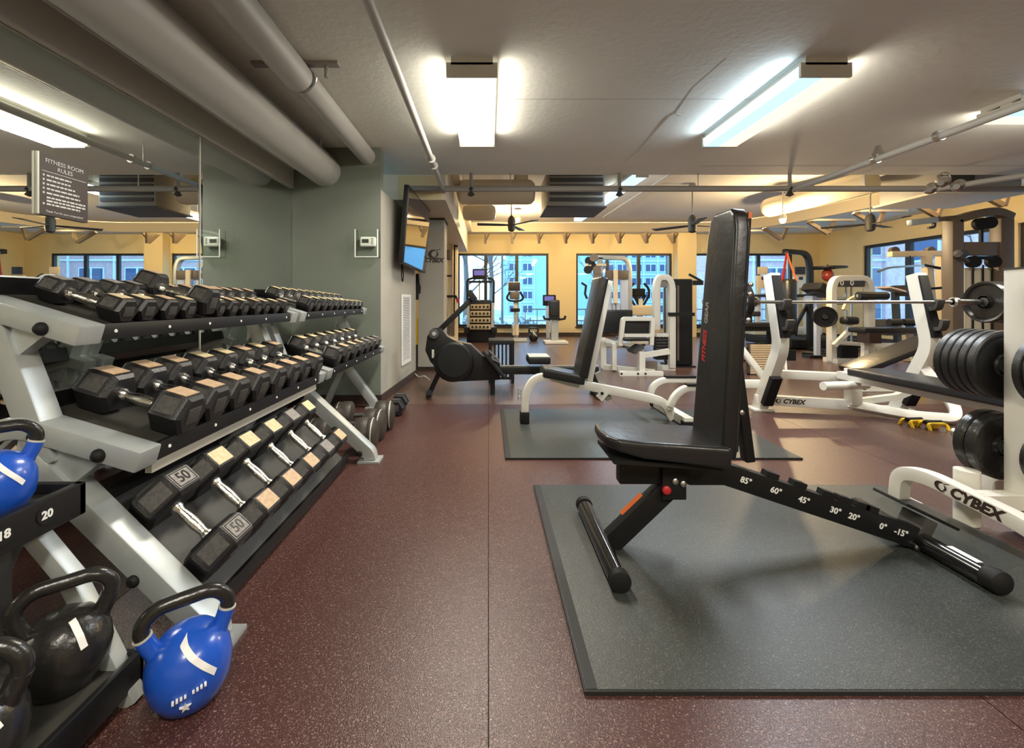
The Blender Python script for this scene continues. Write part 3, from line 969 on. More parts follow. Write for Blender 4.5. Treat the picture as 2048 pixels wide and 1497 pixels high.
# ================================================================== KETTLEBELL RACK
kr = thing('kettlebell_rack', 'low black two-tier kettlebell rack with number tags', 'rack', (-1.05, .6, 0))
for y in (.12, 1.07):
    MB().bar([XZ(-.87, .0, y), XZ(-1.02, .30, y), XZ(-1.27, .60, y)], .04, .04, (0, 1, 0)).build('side_frame', K['rack'], kr, .005)
    MB().bar([XZ(-1.22, .0, y), XZ(-1.22, .52, y)], .05, .05, (0, 1, 0)).build('rear_post', K['dark'], kr)
t1 = box('lower_shelf', (-1.25, .10, .075), (-.872, 1.09, .09), K['tray'], kr)
box('front_rail', (-.885, .08, .03), (-.868, 1.10, .105), K['black'], t1, .003)
box('end_rail', (-1.25, 1.085, .03), (-.868, 1.10, .105), K['black'], t1, .003)
t2 = box('upper_shelf', (-1.33, .10, .485), (-1.03, 1.09, .50), K['tray'], kr)
rl = box('front_rail', (-1.04, .08, .445), (-1.018, 1.105, .525), K['black'], t2, .004)
box('end_rail', (-1.33, 1.085, .445), (-1.018, 1.105, .525), K['black'], t2, .004)
for s_, y in (('20', 1.005), ('18', .915), ('16', .80)):
    MB().lathe([(.022, 0), (.022, .002)], (-1.018, y, .49), (1, 0, 0), 20).build('tag_disc', K['blackm'], rl)
    text(s_, .026, K['white'], rl, (-1.0155, y, .489), (0, 1, 0), (0, 0, 1), bold=.0008)


def kettlebell(label, loc, r, body, rot=(0, 0, 0), ring=None, star=False, band=(-100, -56, 1.88, .98)):
    k = thing('kettlebell', label, 'kettlebell', (0, 0, 0), 0)
    mb = MB()
    mb.lathe([(r * .30, 0), (r * .62, .001), (r * .72, r * .10), (r * .93, r * .48), (r, r * .90), (r * .97, r * 1.22), (r * .84, r * 1.55), (r * .60, r * 1.80), (r * .30, r * 1.93), (.004, r * 1.96)], (0, 0, 0), (0, 0, 1), 30)
    hp = [V((-.62, 0, 1.40)), V((-.86, 0, 1.85)), V((-1.0, 0, 2.32)), V((-.66, 0, 2.70)), V((.66, 0, 2.70)), V((1.0, 0, 2.32)), V((.86, 0, 1.85)), V((.62, 0, 1.40))]
    hp = [p * r for p in hp]
    fp = fillet(hp, r * .42, 6)
    i0 = next(i for i, p in enumerate(fp) if p.z > r * 2.02)
    i1 = len(fp) - 1 - i0
    tr = r * .185
    mb.tube(fp[:i0 + 1], [tr * 1.5] + [tr * 1.15] * i0, 14)
    mb.tube(fp[i1:], [tr * 1.15] * (len(fp) - 1 - i1) + [tr * 1.5], 14)
    mb.build('body', K[body], k, smooth=60)
    MB().tube(fp[i0:i1 + 1], tr, 14).build('handle', K['kbk'], k)
    if ring:
        for a, b in ((fp[i0], fp[i0 + 1]), (fp[i1], fp[i1 - 1])):
            dd = (b - a).normalized()
            MB().tube([a - dd * .002, a + dd * .002], tr * 1.19, 16).build('collar_line', K['rackl'], k)
    # curved paper band laid over the shoulder, front (-Y) side
    prof = [(.62, .0), (.72, .10), (.93, .48), (1., .90), (.97, 1.22), (.84, 1.55), (.60, 1.80), (.30, 1.93), (.0, 1.96)]
    def rad(z):
        for (r0, z0), (r1, z1) in zip(prof, prof[1:]):
            if z <= z1:
                return r0 + (r1 - r0) * (z - z0) / (z1 - z0)
        return 0
    mb = MB()
    vs, fs = [], []
    nb_ = 22
    for j in range(nb_ + 1):
        t = j / nb_
        ang = R(band[0] + (band[1] - band[0]) * t)
        zc = band[2] + (band[3] - band[2]) * t ** 1.15
        sl_ = .9 if abs(band[1] - band[0]) > 20 else 5.
        for q in (-1, -.33, .33, 1):
            z = zc + q * .055 / max(1, sl_)
            rr = rad(z) * r + .0022
            an = ang + q * (.075 if sl_ > 1 else .05) / max(rad(z), .25)
            vs.append(V((rr * math.cos(an), rr * math.sin(an), z * r + .001)))
    for j in range(nb_):
        for q in range(3):
            a = j * 4 + q
            fs.append([a, a + 1, a + 5, a + 4])
    mb.add(vs, fs)
    mb.build('paper_band', K['white'], k)
    if star:
        z = r * .52
        pos = V((-.10 * r, -r * .985, z))
        pts = [((.13 if q % 2 == 0 else .05) * r * math.cos(R(90 + 36 * q)), (.13 if q % 2 == 0 else .05) * r * math.sin(R(90 + 36 * q))) for q in range(10)]
        MB().prism(pts, pos, (1, 0, 0), (0, -.25, 1), (0, .02, 0)).build('star_emblem', K['white'], k)
        mk = MB()
        for q in range(9):
            if q == 4:
                continue
            mk.obox((-.34 * r + q * .085 * r, -r * 1.0, z + .27 * r + .015 * r * q), (.05 * r, .010, .055 * r))
        mk.build('print_line', K['white'], k)
    k.location = loc
    k.rotation_euler = rot
    return k


kettlebell('blue kettlebell with black handle and star emblem on the floor by the rack foot', (-.733, 1.078, .003), .092, 'blue', (R(0), R(-3), R(34)), True, True)
kettlebell('shiny black kettlebell with a white paper band on the lower kettlebell shelf', (-.985, 1.015, .091), .087, 'kbk', (0, 0, R(42)), band=(-72, -66, 1.86, 1.25))
kettlebell('black kettlebell at the front of the lower kettlebell shelf', (-.965, .80, .091), .090, 'kbk', (0, 0, R(20)), band=(-40, -30, 1.8, 1.3))
kettlebell('blue kettlebell with black handle on the upper kettlebell shelf', (-1.115, .985, .5015), .071, 'blue', (0, 0, R(52)), True)

# ================================================================== WALL ITEMS
sg = thing('rules_sign', 'black fitness room rules sign with white lettering fixed on the mirror', 'sign', (XL + .02, 1.925, 1.34))
sx = XL + .012
box('board', (XL + .001, 1.815, 1.345), (sx, 2.035, 1.605), K['brown'], sg)
box('edge', (XL + .001, 1.808, 1.345), (sx, 1.815, 1.605), K['rackl'], sg)
text('FITNESS ROOM', .0255, K['white'], sg, (sx + .001, 1.925, 1.575), (0, 1, 0), (0, 0, 1))
text('RULES', .0255, K['white'], sg, (sx + .001, 1.925, 1.549), (0, 1, 0), (0, 0, 1))
box('rule_line', (sx, 1.825, 1.529), (sx + .001, 2.025, 1.531), K['white'], sg)
zz = 1.513
for wd, bullet in ((.52, 1), (.50, 1), (.60, 1), (.70, 1), (.72, 1), (.84, 0), (.84, 0), (.72, 1)):
    ln = MB()
    y = 1.845
    end = 1.845 + wd * .21
    while y < end:
        q = random.uniform(.010, .026)
        ln.box((sx, y, zz - .0035), (sx + .001, min(y + q, end), zz + .0035))
        y += q + .004
    if bullet:
        ln.box((sx, 1.829, zz - .004), (sx + .001, 1.836, zz + .004))
    ln.build('text_line', K['white'], sg)
    zz -= .0185 if bullet else .014
text('Thank You for your cooperation!', .0125, K['white'], sg, (sx + .001, 1.925, 1.362), (0, 1, 0), (0, 0, 1))

# thermostat in a clear guard on the green wall
tc = at(738, 489, YG)
th = thing('thermostat', 'white thermostat in a clear guard box on the green wall', 'thermostat', (tc.x, YG, tc.z))
bx('body', (tc.x + .0, YG - .03, tc.z + .02), (.15, .045, .095), K['white'], th, bevel=.02, seg=4)
bx('display', (tc.x - .02, YG - .054, tc.z + .025), (.062, .004, .035), K['dark'], th)
for i in range(3):
    bx('button', (tc.x + .045, YG - .054, tc.z + .045 - i * .02), (.014, .004, .009), K['glab'], th)
for s in (-1, 1):
    bx('guard_side', (tc.x + s * .105, YG - .045, tc.z), (.006, .09, .26), K['acr'], th)
    bx('guard_edge', (tc.x + s * .105, YG - .09, tc.z), (.010, .006, .26), K['white'], th)
bx('guard_front', (tc.x, YG - .09, tc.z), (.20, .004, .25), K['acr'], th)
bx('guard_bottom', (tc.x, YG - .045, tc.z - .128), (.21, .09, .006), K['acr'], th)
bx('guard_lip', (tc.x, YG - .09, tc.z - .128), (.21, .005, .008), K['white'], th)


def flank(t, z, off):      # point on the grey flank (t along it)
    a, b = V((-1.029, YG + .004, 0)), V((-.95, 5.70, 0))
    d = (b - a).normalized()
    n = V((d.y, -d.x, 0))
    p = a + (b - a) * t + n * off
    return V((p.x, p.y, z)), d, n


vt = thing('wall_vent', 'tall white louvred air vent in the grey flank wall', 'vent', flank(.58, .25, 0)[0])
zr = M.Rotation(math.atan2(V((5.70 - 4.174)).x if False else (5.70 - 4.174), .079), 3, 'Z')
v0, v1, zlo, zhi = .50, .775, .25, 1.06
pA, dA, nA = flank(v0, 0, 0)
pB = flank(v1, 0, 0)[0]
Lw = (pB - pA).length
def vbox(name, a0, a1, z0, z1, o0, o1, m):
    p = pA + dA * a0 + nA * o0
    return MB().prism([(0, z0), (a1 - a0, z0), (a1 - a0, z1), (0, z1)], p, dA, (0, 0, 1), nA * (o1 - o0)).build(name, m, vt)
vbox('recess', .0, Lw, zlo, zhi, .001, .004, K['brown'])
for a0, a1, z0, z1 in ((0, .03, zlo, zhi), (Lw - .03, Lw, zlo, zhi), (.03, Lw - .03, zlo, zlo + .03), (.03, Lw - .03, zhi - .03, zhi)):
    vbox('vent_frame', a0, a1, z0, z1, .004, .018, K['white'])
for i in range(38):
    z = zlo + .04 + i * (zhi - zlo - .08) / 37
    vbox('slat', .03, Lw - .03, z - .006, z + .006, .004, .013, K['white'])

# television on an arm
tv = thing('television', 'flat wall television tilted down from the grey flank wall, dark glossy screen', 'television', (-.9, 5.0, 1.9))
A, B_ = V((-.865, 4.42, 1.365)), V((-.815, 5.66, 1.345))
d_ = (B_ - A).normalized()
upv = V((.075, 0, 1)).normalized()
nv = upv.cross(d_).normalized()
if nv.x < 0:
    nv = -nv
hh, ww = .80, (B_ - A).length
bdy = MB().prism([(0, 0), (ww, 0), (ww, hh), (0, hh)], A, d_, upv, -nv * .05).build('casing', K['black'], tv, .006)
MB().prism([(.018, .018), (ww - .018, .018), (ww - .018, hh - .018), (.018, hh - .018)], A + nv * .001, d_, upv, nv * .002).build('screen', K['tv'], tv)
MB().bar([A + d_ * .6 + upv * .4 - nv * .05, A + d_ * .6 + upv * .4 - nv * .13], .06, .2, (0, 0, 1)).build('wall_arm', K['blackm'], tv)
q0 = flank(.44, 1.48, .02)[0]
MB().tube(fillet([q0 + V((0, 0, .1)), q0 + V((.01, 0, -.05)), q0 + V((.02, -.06, -.22)), q0 + V((.02, 0, -.30)), q0 + V((.02, .06, -.22)), q0 + V((.01, .01, -.04)), q0 + V((0, 0, .1))], .06), .006, 8).build('power_cord', K['blackm'], tv)

# logo lettering on the pier
lg = thing('wall_logo', 'black painted CYBEX lettering and swoosh on the grey pier', 'logo', (-.82, 6.2, 1.58))


def swoosh(parent, o, right, up, s, m, name='swoosh'):
    """open elliptical ring, thick on one side, with a tail flicked up"""
    right, up = V(right).normalized(), V(up).normalized()
    n = right.cross(up)
    mb = MB()
    for a0, a1, rx, rz, wmax, ox in ((62, 300, 1., .52, .52, 0), (-95, 70, .62, .36, .42, .14)):
        vs, fs = [], []
        for i in range(19):
            t = i / 18
            a = R(a0 + (a1 - a0) * t)
            w = .06 + wmax * math.sin(PI * t) ** .8
            for k in (1, 1 - w):
                vs.append(V(o) + right * (rx * math.cos(a) * k + ox) * s * .42 + up * rz * math.sin(a) * k * s * .62 + n * .001)
        for i in range(18):
            fs.append([2 * i, 2 * i + 1, 2 * i + 3, 2 * i + 2])
        mb.add(vs, fs)
    q = [(.40, .46), (1.15, .62), (1.15, .56), (.42, .36)]
    mb.add([V(o) + right * x * s * .42 + up * z * s * .62 + n * .001 for x, z in q], [[0, 1, 2, 3]])
    return mb.build(name, m, parent)


swoosh(lg, (-.775, 6.196, 1.65), (1, 0, 0), (0, 0, 1), .20, K['brown'])
text('CYBEX', .088, K['brown'], lg, (-.785, 6.196, 1.56), (1, 0, 0), (0, 0, 1), shear=.35, bold=.004)

yb = thing('yellow_board', 'narrow yellow board on a dark stand in the gap beside the grey pier', 'board', (-1.05, 6.25, 0))
MB().prism([(-.06, 0), (.06, 0), (.05, .38), (-.05, .38)], (-1.05, 6.25, .36), (1, 0, 0), (0, 0, 1), (0, .02, 0)).build('panel', K['yellow'], yb)
box('stand', (-1.10, 6.24, 0), (-1.0, 6.30, .36), K['dark'], yb)
ys_ = thing('coat_strap', 'black strap hanging at the end of the grey flank wall', 'strap', (-.94, 5.72, 1.0))
MB().bar([V((-.94, 5.72, 1.34)), V((-.93, 5.74, 1.2)), V((-.945, 5.73, 1.0))], .02, .05, (0, 1, 0)).build('webbing', K['blackm'], ys_)
MB().bar([V((-.935, 5.73, 1.28)), V((-.905, 5.74, 1.16)), V((-.91, 5.74, 1.08))], .02, .03, (0, 1, 0)).build('loop', K['blackm'], ys_)

# ---------------------------------------------------------------- floor mats
for lab, x0, y0 in (('near black rubber floor mat under the padded adjustable bench', .242, 1.087), ('black rubber floor mat under the white incline bench', .108, 2.70)):
    mt = thing('rubber_mat', lab, 'mat', (x0 + .9, y0 + .6, 0))
    box('mat_sheet', (x0, y0, .0005), (x0 + 1.83, y0 + 1.215, .013), K['mat'], mt, .003)
    e = MB()
    e.box((x0 - .004, y0 - .004, .0005), (x0, y0 + 1.219, .011)).box((x0, y0 - .004, .0005), (x0 + 1.834, y0, .011))
    e.build('mat_edge', K['matedge'], mt)
    for t in (.012,):
        box('edge_band', (x0 + .002, y0 + .002, .0131), (x0 + .030, y0 + 1.21, .0135), K['matedge'], mt)

# ================================================================== ADJUSTABLE BENCH (foreground)
def pb(Y, *pts):
    return [at(px, py, Y) for px, py in pts]


NY = (0, 1, 0)
YB1 = 1.72
ab = thing('adjustable_bench', 'black padded adjustable bench with angle numbers, set upright on the near mat', 'bench', (1.0, YB1, .013))
zf = .013
# seat: plan outline, narrowing to the front
pl = [(.435, -.085), (.47, -.125), (.56, -.142), (.88, -.15), (.88, .15), (.56, .142), (.47, .125), (.435, .085), (.425, 0)]
st = MB().prism(pl, (0, YB1, .385), (1, 0, .0), (0, 1, 0), (0, 0, .078))
st.v = [V((p.x, p.y, p.z + max(0, .62 - p.x) * .22)) if p.z < .40 else p for p in st.v]
rm = ry(3.5)
pv = V((.65, YB1, .42))
st.v = [rm @ (p - pv) + pv for p in st.v]
st.build('seat', K['vinyl'], ab, .026, 4)
bx('seat_board', (.66, YB1, .378), (.40, .24, .016), K['blackm'], ab, rm)
# backrest
b0, b1 = V((.885, YB1, .395)), V((.950, YB1, 1.335))
dv = (b1 - b0).normalized()
nb = V((-dv.z, 0, dv.x))                     # faces -X
half = .118
pad = MB()
out = [(0, -half), (.03, -half - .006), (.85, -half + .012), (.915, -half + .028), (.94, -half + .055), (.94, half - .055), (.915, half - .028), (.85, half - .012), (.03, half + .006), (0, half)]
pad.prism(out, b0 - nb * .027, dv, (0, 1, 0), nb * .058)
pd = pad.build('backrest', K['vinyl'], ab, .016, 4)
MB().prism([(.03, -half + .01), (.9, -half + .03), (.9, half - .03), (.03, half - .01)], b0 - nb * .036, dv, (0, 1, 0), nb * .012).build('back_board', K['blackm'], ab)
MB().prism([(.80, 0), (.925, 0), (.925, .02), (.80, .02)], b0 - nb * .040 + V((0, -half + .035, 0)), dv, (0, 1, 0), nb * .012).build('orange_tag', K['orange'], ab)
for t in (.18, .52, .615, .65):
    p = b0 + dv * t - nb * .030 + V((0, -half - .002, 0))
    MB().lathe([(.009, 0), (.009, .006), (.004, .009)], p, (0, -1, 0), 10).build('pad_bolt', K['steel'], pd)
c = b0 + nb * .0315 + dv * .38
text('FITNESS', .036, K['red'], pd, c + dv * .02 + V((0, .062, 0)), dv, (0, -1, 0) if False else V((0, 1, 0)).cross(V((0, 0, 0))) + V((0, 1, 0)), shear=.25, bold=.001)
text('GEAR', .036, K['glab'], pd, c + dv * .155 + V((0, .062, 0)), dv, V((0, 1, 0)), shear=.25, bold=.001)
# frame
bm_ = MB().bar([at(1372, 945, YB1), at(1445, 945, YB1), at(1842, 1078, YB1)], .05, .085, NY).build('main_beam', K['black'], ab, .006)
MB().bar([at(1470, 722, YB1), at(1496, 922, YB1)], .045, .035, NY).build('back_strut', K['black'], ab, .004)
MB().bar([at(1455, 880, YB1), at(1418, 700, YB1)], .05, .03, NY)
sl = (at(1842, 1078, YB1) - at(1445, 945, YB1)).normalized()
up_ = V((-sl.z, 0, sl.x))
for px in (1540, 1595, 1652, 1685, 1720, 1738):
    py = 945 + (px - 1445) * 133 / 397 - 27
    bx('stop_tooth', at(px, py, YB1), (.052, .034, .024), K['blackm'], bm_, M.Rotation(-math.atan2(sl.z, sl.x), 3, 'Y'))
for s_, px in (('85\u00b0', 1492), ('60\u00b0', 1552), ('45\u00b0', 1608), ('30\u00b0', 1671), ('20\u00b0', 1708), ('0\u00b0', 1766), ('-15\u00b0', 1802)):
    py = 945 + (px - 1445) * 133 / 397 + 2
    o = at(px, py, YB1 - .026)
    text(s_, .032, K['white'], bm_, (o.x, YB1 - .0262, o.z), sl, up_, bold=.0008)
ft = MB().lathe([(.026, 0), (.033, .006), (.033, .56), (.026, .566)], (.437, 1.442, .033 + zf), (0, 1, 0), 22).build('front_foot', K['gloss'], ab)
for y in (1.442, 2.008):
    MB().lathe([(.028, -.004), (.036, 0), (.036, .028), (.034, .03)], (.437, y if y < 1.8 else y + .0, .036 + zf), (0, 1 if y < 1.8 else -1, 0), 20).build('end_cap', K['blackm'], ft)
MB().bar([at(1352, 958, YB1), at(1212, 1092, YB1)], .05, .078, NY).build('front_leg', K['black'], ab, .006)
o = at(1262, 1008, YB1 - .026)
ld = (at(1352, 958, YB1) - at(1212, 1092, YB1)).normalized()
MB().prism([(-.055, -.008), (.055, -.008), (.055, .008), (-.055, .008)], (o.x, YB1 - .0262, o.z), ld, (-ld.z, 0, ld.x), (0, -.001, 0)).build('sticker', K['orange'], ab)
MB().obox(at(1304, 945, YB1), (.27, .055, .075)).build('seat_beam', K['black'], ab, .006)
brk = MB().obox(at(1348, 967, YB1 - .04), (.092, .012, .125)).build('side_plate', K['blackm'], ab, .004)
MB().obox(at(1348, 967, YB1 + .04), (.092, .012, .125)).build('side_plate', K['blackm'], ab, .004)
MB().lathe([(.016, 0), (.016, .010), (.010, .014)], at(1332, 980, YB1 - .046), (0, -1, 0), 16).build('red_knob', K['red'], brk)
for px, py in ((1350, 963), (1366, 968)):
    MB().lathe([(.012, 0), (.012, .006), (.006, .010)], at(px, py, YB1 - .046), (0, -1, 0), 10).build('bolt', K['steel'], brk)
for px, py in ((1446, 915), (1834, 1094)):
    MB().lathe([(.014, 0), (.014, .008), (.008, .012)], at(px, py, YB1 - .028), (0, -1, 0), 12).build('pivot_bolt', K['steel'], ab)
rf = MB().lathe([(.024, 0), (.034, .008), (.034, .57), (.024, .578)], (1.685, 1.43, .034 + zf), (0, 1, 0), 22).build('rear_foot', K['gloss'], ab)
MB().lathe([(.022, -.012), (.038, 0), (.040, .02), (.036, .045)], (1.685, 1.43, .040 + zf), (0, 1, 0), 20).build('end_cap', K['blackm'], rf)
MB().box((1.678, 1.50, .0815), (1.700, 1.60, .0825)).build('reflector', K['white'], rf)
MB().bar([at(1815, 1082, YB1 + .02), at(1840, 1030, YB1 + .02)], .10, .05, NY).build('handle_post', K['dark'], ab, .004)
hp = MB().bar([at(1778, 993, YB1 + .04), at(1880, 1042, YB1 + .04)], .15, .012, NY).build('handle_plate', K['blackm'], ab, .004)
MB().lathe([(.012, -.03), (.012, .03)], at(1728, 1028, YB1 - .01), (1, 0, -.4), 12).build('lock_pin', K['steel'], ab)

# ================================================================== WHITE INCLINE BENCH
YI = 3.55
ib = thing('incline_bench', 'white framed incline bench with black pads on the far mat', 'bench', (.9, YI, .013))
lp = fillet(pb(YI - .08, (1049, 842), (1050, 790), (1066, 757), (1112, 750)), .16)
lg_ = MB().bar(lp, .06, .058, NY).build('front_leg', K['wframe'], ib, .006)
bx('rubber_foot', V((at(1049, 843, YI - .08).x, YI - .08, .06)), (.072, .085, .09), K['blackm'], ib, bevel=.006)
bm2 = MB().bar(fillet(pb(YI, (1100, 752), (1165, 770), (1300, 796), (1330, 806), (1345, 838)), .1), .06, .07, NY).build('main_beam', K['wframe'], ib, .006)
MB().bar(pb(YI, (1083, 741), (1164, 757)), .26, .075, NY).build('seat', K['vinyl'], ib, .02, 3)
MB().bar(pb(YI, (1160, 752), (1201, 556)), .27, .072, NY).build('backrest', K['vinyl'], ib, .02, 3)
MB().bar(pb(YI, (1177, 768), (1219, 562)), .05, .048, NY).build('back_tube', K['wframe'], ib, .005)
MB().bar(pb(YI, (1196, 640), (1203, 560)), .20, .02, NY).build('back_plate', K['wframe'], ib)
tf = MB().bar([V((1.535, 3.34, .052)), V((1.535, 4.03, .052))], .07, .07, (0, 0, 1)).build('rear_foot', K['wframe'], ib, .005)
for y in (3.36, 4.01):
    bx('rubber_foot', (1.535, y, .035), (.085, .07, .045), K['blackm'], tf, bevel=.004)
bp_ = bx('adjuster_plate', at(1204, 791, YI - .04), (.065, .012, .075), K['wframe'], ib, ry(40))
MB().lathe([(.012, 0), (.012, .01)], at(1204, 787, YI - .046), (0, -1, 0), 10).build('bolt', K['blackm'], bp_)
MB().bar(pb(YI + .03, (1195, 745), (1218, 800)), .03, .05, NY).build('adjuster_arm', K['pipeg'], ib)
for Yh, p4, g in ((YI + .24, ((1299, 792), (1306, 771), (1326, 760), (1398, 760)), (1330, 1390)), (YI - .18, ((1339, 814), (1350, 791), (1370, 776), (1412, 776)), (1372, 1405))):
    hb = MB().bar(fillet(pb(Yh, *p4), .10), .05, .046, NY).build('foot_bar', K['wframe'], ib, .005)
    MB().bar([at(g[0], p4[-1][1] - 6, Yh), at(g[1], p4[-1][1] - 6, Yh)], .056, .018, NY).build('grip_pad', K['blackm'], hb)
MB().bar([at(1299, 792, YI), V((at(1299, 792, YI).x, YI + .24, at(1299, 792, YI + .24).z))], .04, .04, (0, 0, 1)).build('cross_tube', K['wframe'], ib)
MB().bar([at(1342, 815, YI - .18), at(1342, 815, YI)], .04, .04, (0, 0, 1)).build('cross_tube', K['wframe'], ib)
for i, py in enumerate((783, 790, 797)):
    cc = at(1039, py, YI - .1)
    MB().tube([cc + V((.012 * math.cos(a), 0 if i % 2 else .004, .018 * math.sin(a))) for a in [k * PI / 5 for k in range(10)]], .004, 6, closed=True).build('chain_link', K['steel'], lg_)

# ================================================================== OLYMPIC PRESS BENCH
ob = thing('press_bench', 'white olympic press bench with two racked uprights and a long black pad', 'bench', (3.0, 3.6, 0))
for X, side in ((2.45, -1), (3.70, 1)):
    up = MB().bar(fillet([V((X, 3.95, .01)), V((X, 3.65, .60)), V((X, 3.78, 1.215))], .10), .085, .105, (1, 0, 0)).build('upright', K['wframe'], ob, .008)
    bx('base_plate', (X, 3.95, .01), (.17, .17, .02), K['wframe'], up, bevel=.004)
    MB().bar([V((X, 3.83, .10)), V((X, 3.70, .36))], .10, .07, (1, 0, 0)).v
    MB().bar([V((X + .008, 3.885, .06)), V((X + .008, 3.755, .32))], .09, .05, (1, 0, 0))
    MB().bar([V((X, 3.845, .07)), V((X, 3.715, .335))], .088, .05, (1, 0, 0)).build('rubber_guard', K['blackm'], up, .006)
    MB().bar([V((X, 3.60, .68)), V((X, 3.725, 1.20))], .075, .03, (1, 0, 0)).build('face_strip', K['blackm'], up, .004)
    for z, y in ((.945, 3.655), (.78, 3.615)):
        MB().bar(fillet([V((X, y + .03, z - .03)), V((X, y - .06, z - .03)), V((X, y - .08, z + .05))], .03), .06, .03, (1, 0, 0)).build('bar_hook', K['dark'], up, .003)
MB().bar([V((2.47, 3.83, .345)), V((3.10, 3.80, .32))], .07, .085, (0, 0, 1)).build('upper_cross_bar', K['wframe'], ob, .006)
lb_ = MB().bar([V((2.40, 3.93, .10)), V((3.08, 3.80, .085)), V((3.14, 3.79, .085))], .085, .07, (0, 0, 1)).build('lower_cross_bar', K['wframe'], ob, .006)
o = at(1565, 791, 3.84)
dr = (V((3.08, 3.80, .085)) - V((2.40, 3.93, .10))).normalized()
nn = V((dr.y, -dr.x, 0))
q = V((2.66, 3.88, .095)) + nn * .037
text('CYBEX', .055, K['brown'], lb_, q + dr * .03, dr, (0, 0, 1), shear=.3, bold=.002)
swoosh(lb_, q - dr * .09, dr, (0, 0, 1), .06, K['brown'])
lf = MB().bar(fillet([V((3.12, 3.79, .085)), V((3.45, 3.55, .045)), V((3.70, 3.45, .045)), V((3.76, 3.52, .13)), V((3.70, 3.72, .42))], .10), .07, .07, (-.5, -.6, .5)).build('right_foot_loop', K['wframe'], ob, .006)
MB().bar([V((3.12, 3.79, .10)), V((3.5, 3.75, .16)), V((3.68, 3.74, .24))], .05, .05, (0, 1, 0)).build('right_brace', K['wframe'], ob)
MB().bar([V((3.14, 3.76, .09)), V((3.14, 3.76, .40))], .09, .09, (0, 1, 0)).build('centre_post', K['wframe'], ob, .006)
MB().cyl((2.72, 3.55, .29), (3.12, 3.60, .29), .035, n=14).build('roller_tube', K['wframe'], ob)
MB().bar(pb(3.95, (1470, 682), (1533, 763)), .045, .05, NY).build('side_brace', K['wframe'], ob, .004)
MB().bar(pb(3.95, (1440, 768), (1530, 768)), .05, .07, NY).build('side_rail', K['wframe'], ob, .004)
MB().box((2.87, 2.20, .385), (3.17, 3.50, .445)).build('bench_pad', K['vinyl'], ob, .016, 3)
MB().bar([V((3.02, 2.25, .35)), V((3.02, 3.75, .35))], .06, .06, (0, 0, 1)).build('pad_rail', K['wframe'], ob)
MB().bar([V((3.02, 2.32, .0)), V((3.02, 2.32, .33))], .07, .07, (0, 1, 0)).build('pad_leg', K['wframe'], ob)

bb = thing('barbell', 'long steel barbell racked across the press bench', 'barbell', (3.07, 3.60, .97))
zb, yb_ = .974, 3.598
MB().cyl((2.22, yb_, zb), (3.82, yb_, zb), .0145, n=12).build('shaft', K['steel'], bb)
for x0, x1 in ((3.82, 4.42), (2.22, 1.77)):
    s = 1 if x1 > x0 else -1
    MB().cyl((x0, yb_, zb), (x1, yb_, zb), .025, n=14).build('sleeve', K['chrome'], bb)
    MB().lathe([(.03, 0), (.042, .006), (.042, .03), (.03, .036)], (x0, yb_, zb), (s, 0, 0), 14).build('collar', K['chrome'], bb)


def plate(label, c, ax, r, t, group, m='kbk', grips=False):
    p = thing('weight_plate', label, 'weight plate', c, 0, group)
    c, ax = V(c), V(ax).normalized()
    MB().lathe([(.027, 0), (.027, t), (r * .30, t), (r * .34, t * .72), (r * .80, t * .72), (r * .86, t * .95), (r * .95, t), (r, t * .85), (r, t * .15), (r * .95, 0), (r * .86, t * .05), (r * .8, t * .28), (r * .34, t * .28), (r * .3, 0)], c - ax * t / 2, ax, 40, False).build('disc', K[m], p)
    MB().lathe([(.026, -.001), (.036, -.001), (.036, t + .001), (.026, t + .001)], c - ax * t / 2, ax, 20, False).build('hub', K['dark'], p)
    if grips:
        u = ax.orthogonal().normalized()
        w = ax.cross(u)
        for k in range(3):
            a = 2 * PI * k / 3 + .5
            e = c + (u * math.cos(a) + w * math.sin(a)) * r * .58
            tn = (u * -math.sin(a) + w * math.cos(a))
            MB().bar([e - tn * r * .25, e + tn * r * .25], t * 1.02, r * .15, ax).build('grip_slot', K['blackm'], p)
    return p


for x in (4.12, 4.21):
    plate(('inner' if x < 4.15 else 'outer') + ' shiny black plate on the exposed sleeve of the racked barbell', (x, yb_, zb), (1, 0, 0), .172, .085, 'plates on the barbell sleeve')
plate('black plate on the barbell sleeve hidden behind the bench backrest', (2.07, yb_, zb), (1, 0, 0), .172, .06, 'plates on the barbell sleeve')

# ================================================================== PLATE TREE
pt = thing('plate_tree', 'white plate storage tree with a curved CYBEX foot', 'plate rack', (2.17, 1.80, 0))
MB().bar([V((2.255, 1.82, .02)), V((2.255, 1.82, 1.115))], .10, .10, NY).build('post', K['wframe'], pt, .006)
bx('post_cap', (2.255, 1.82, 1.118), (.104, .104, .008), K['dark'], pt)
for z, L0, L1 in ((.70, .30, .30), (.345, .24, .22), (.995, .0, .24)):
    if L0:
        MB().cyl((2.255, 1.87, z), (2.255, 1.87 + L0, z), .025, n=14).build('peg', K['chrome'], pt)
    MB().cyl((2.255, 1.77, z), (2.255, 1.77 - L1, z), .025, n=14).build('peg', K['chrome'], pt)
for z, n, Y0 in ((.70, 5, 1.895), (.345, 2, 1.905)):
    for i in range(n):
        plate(ORD[i] + ' black plate from the post on the rear ' + ('middle' if z > .5 else 'lowest') + ' peg of the plate tree', (2.255, Y0 + .015 + i * (.036 if n == 5 else .048), z), (0, 1, 0), .152 if n == 5 else .147, .033 if n == 5 else .044, 'plates on the plate tree', 'rubh' if n == 5 else 'kbk')
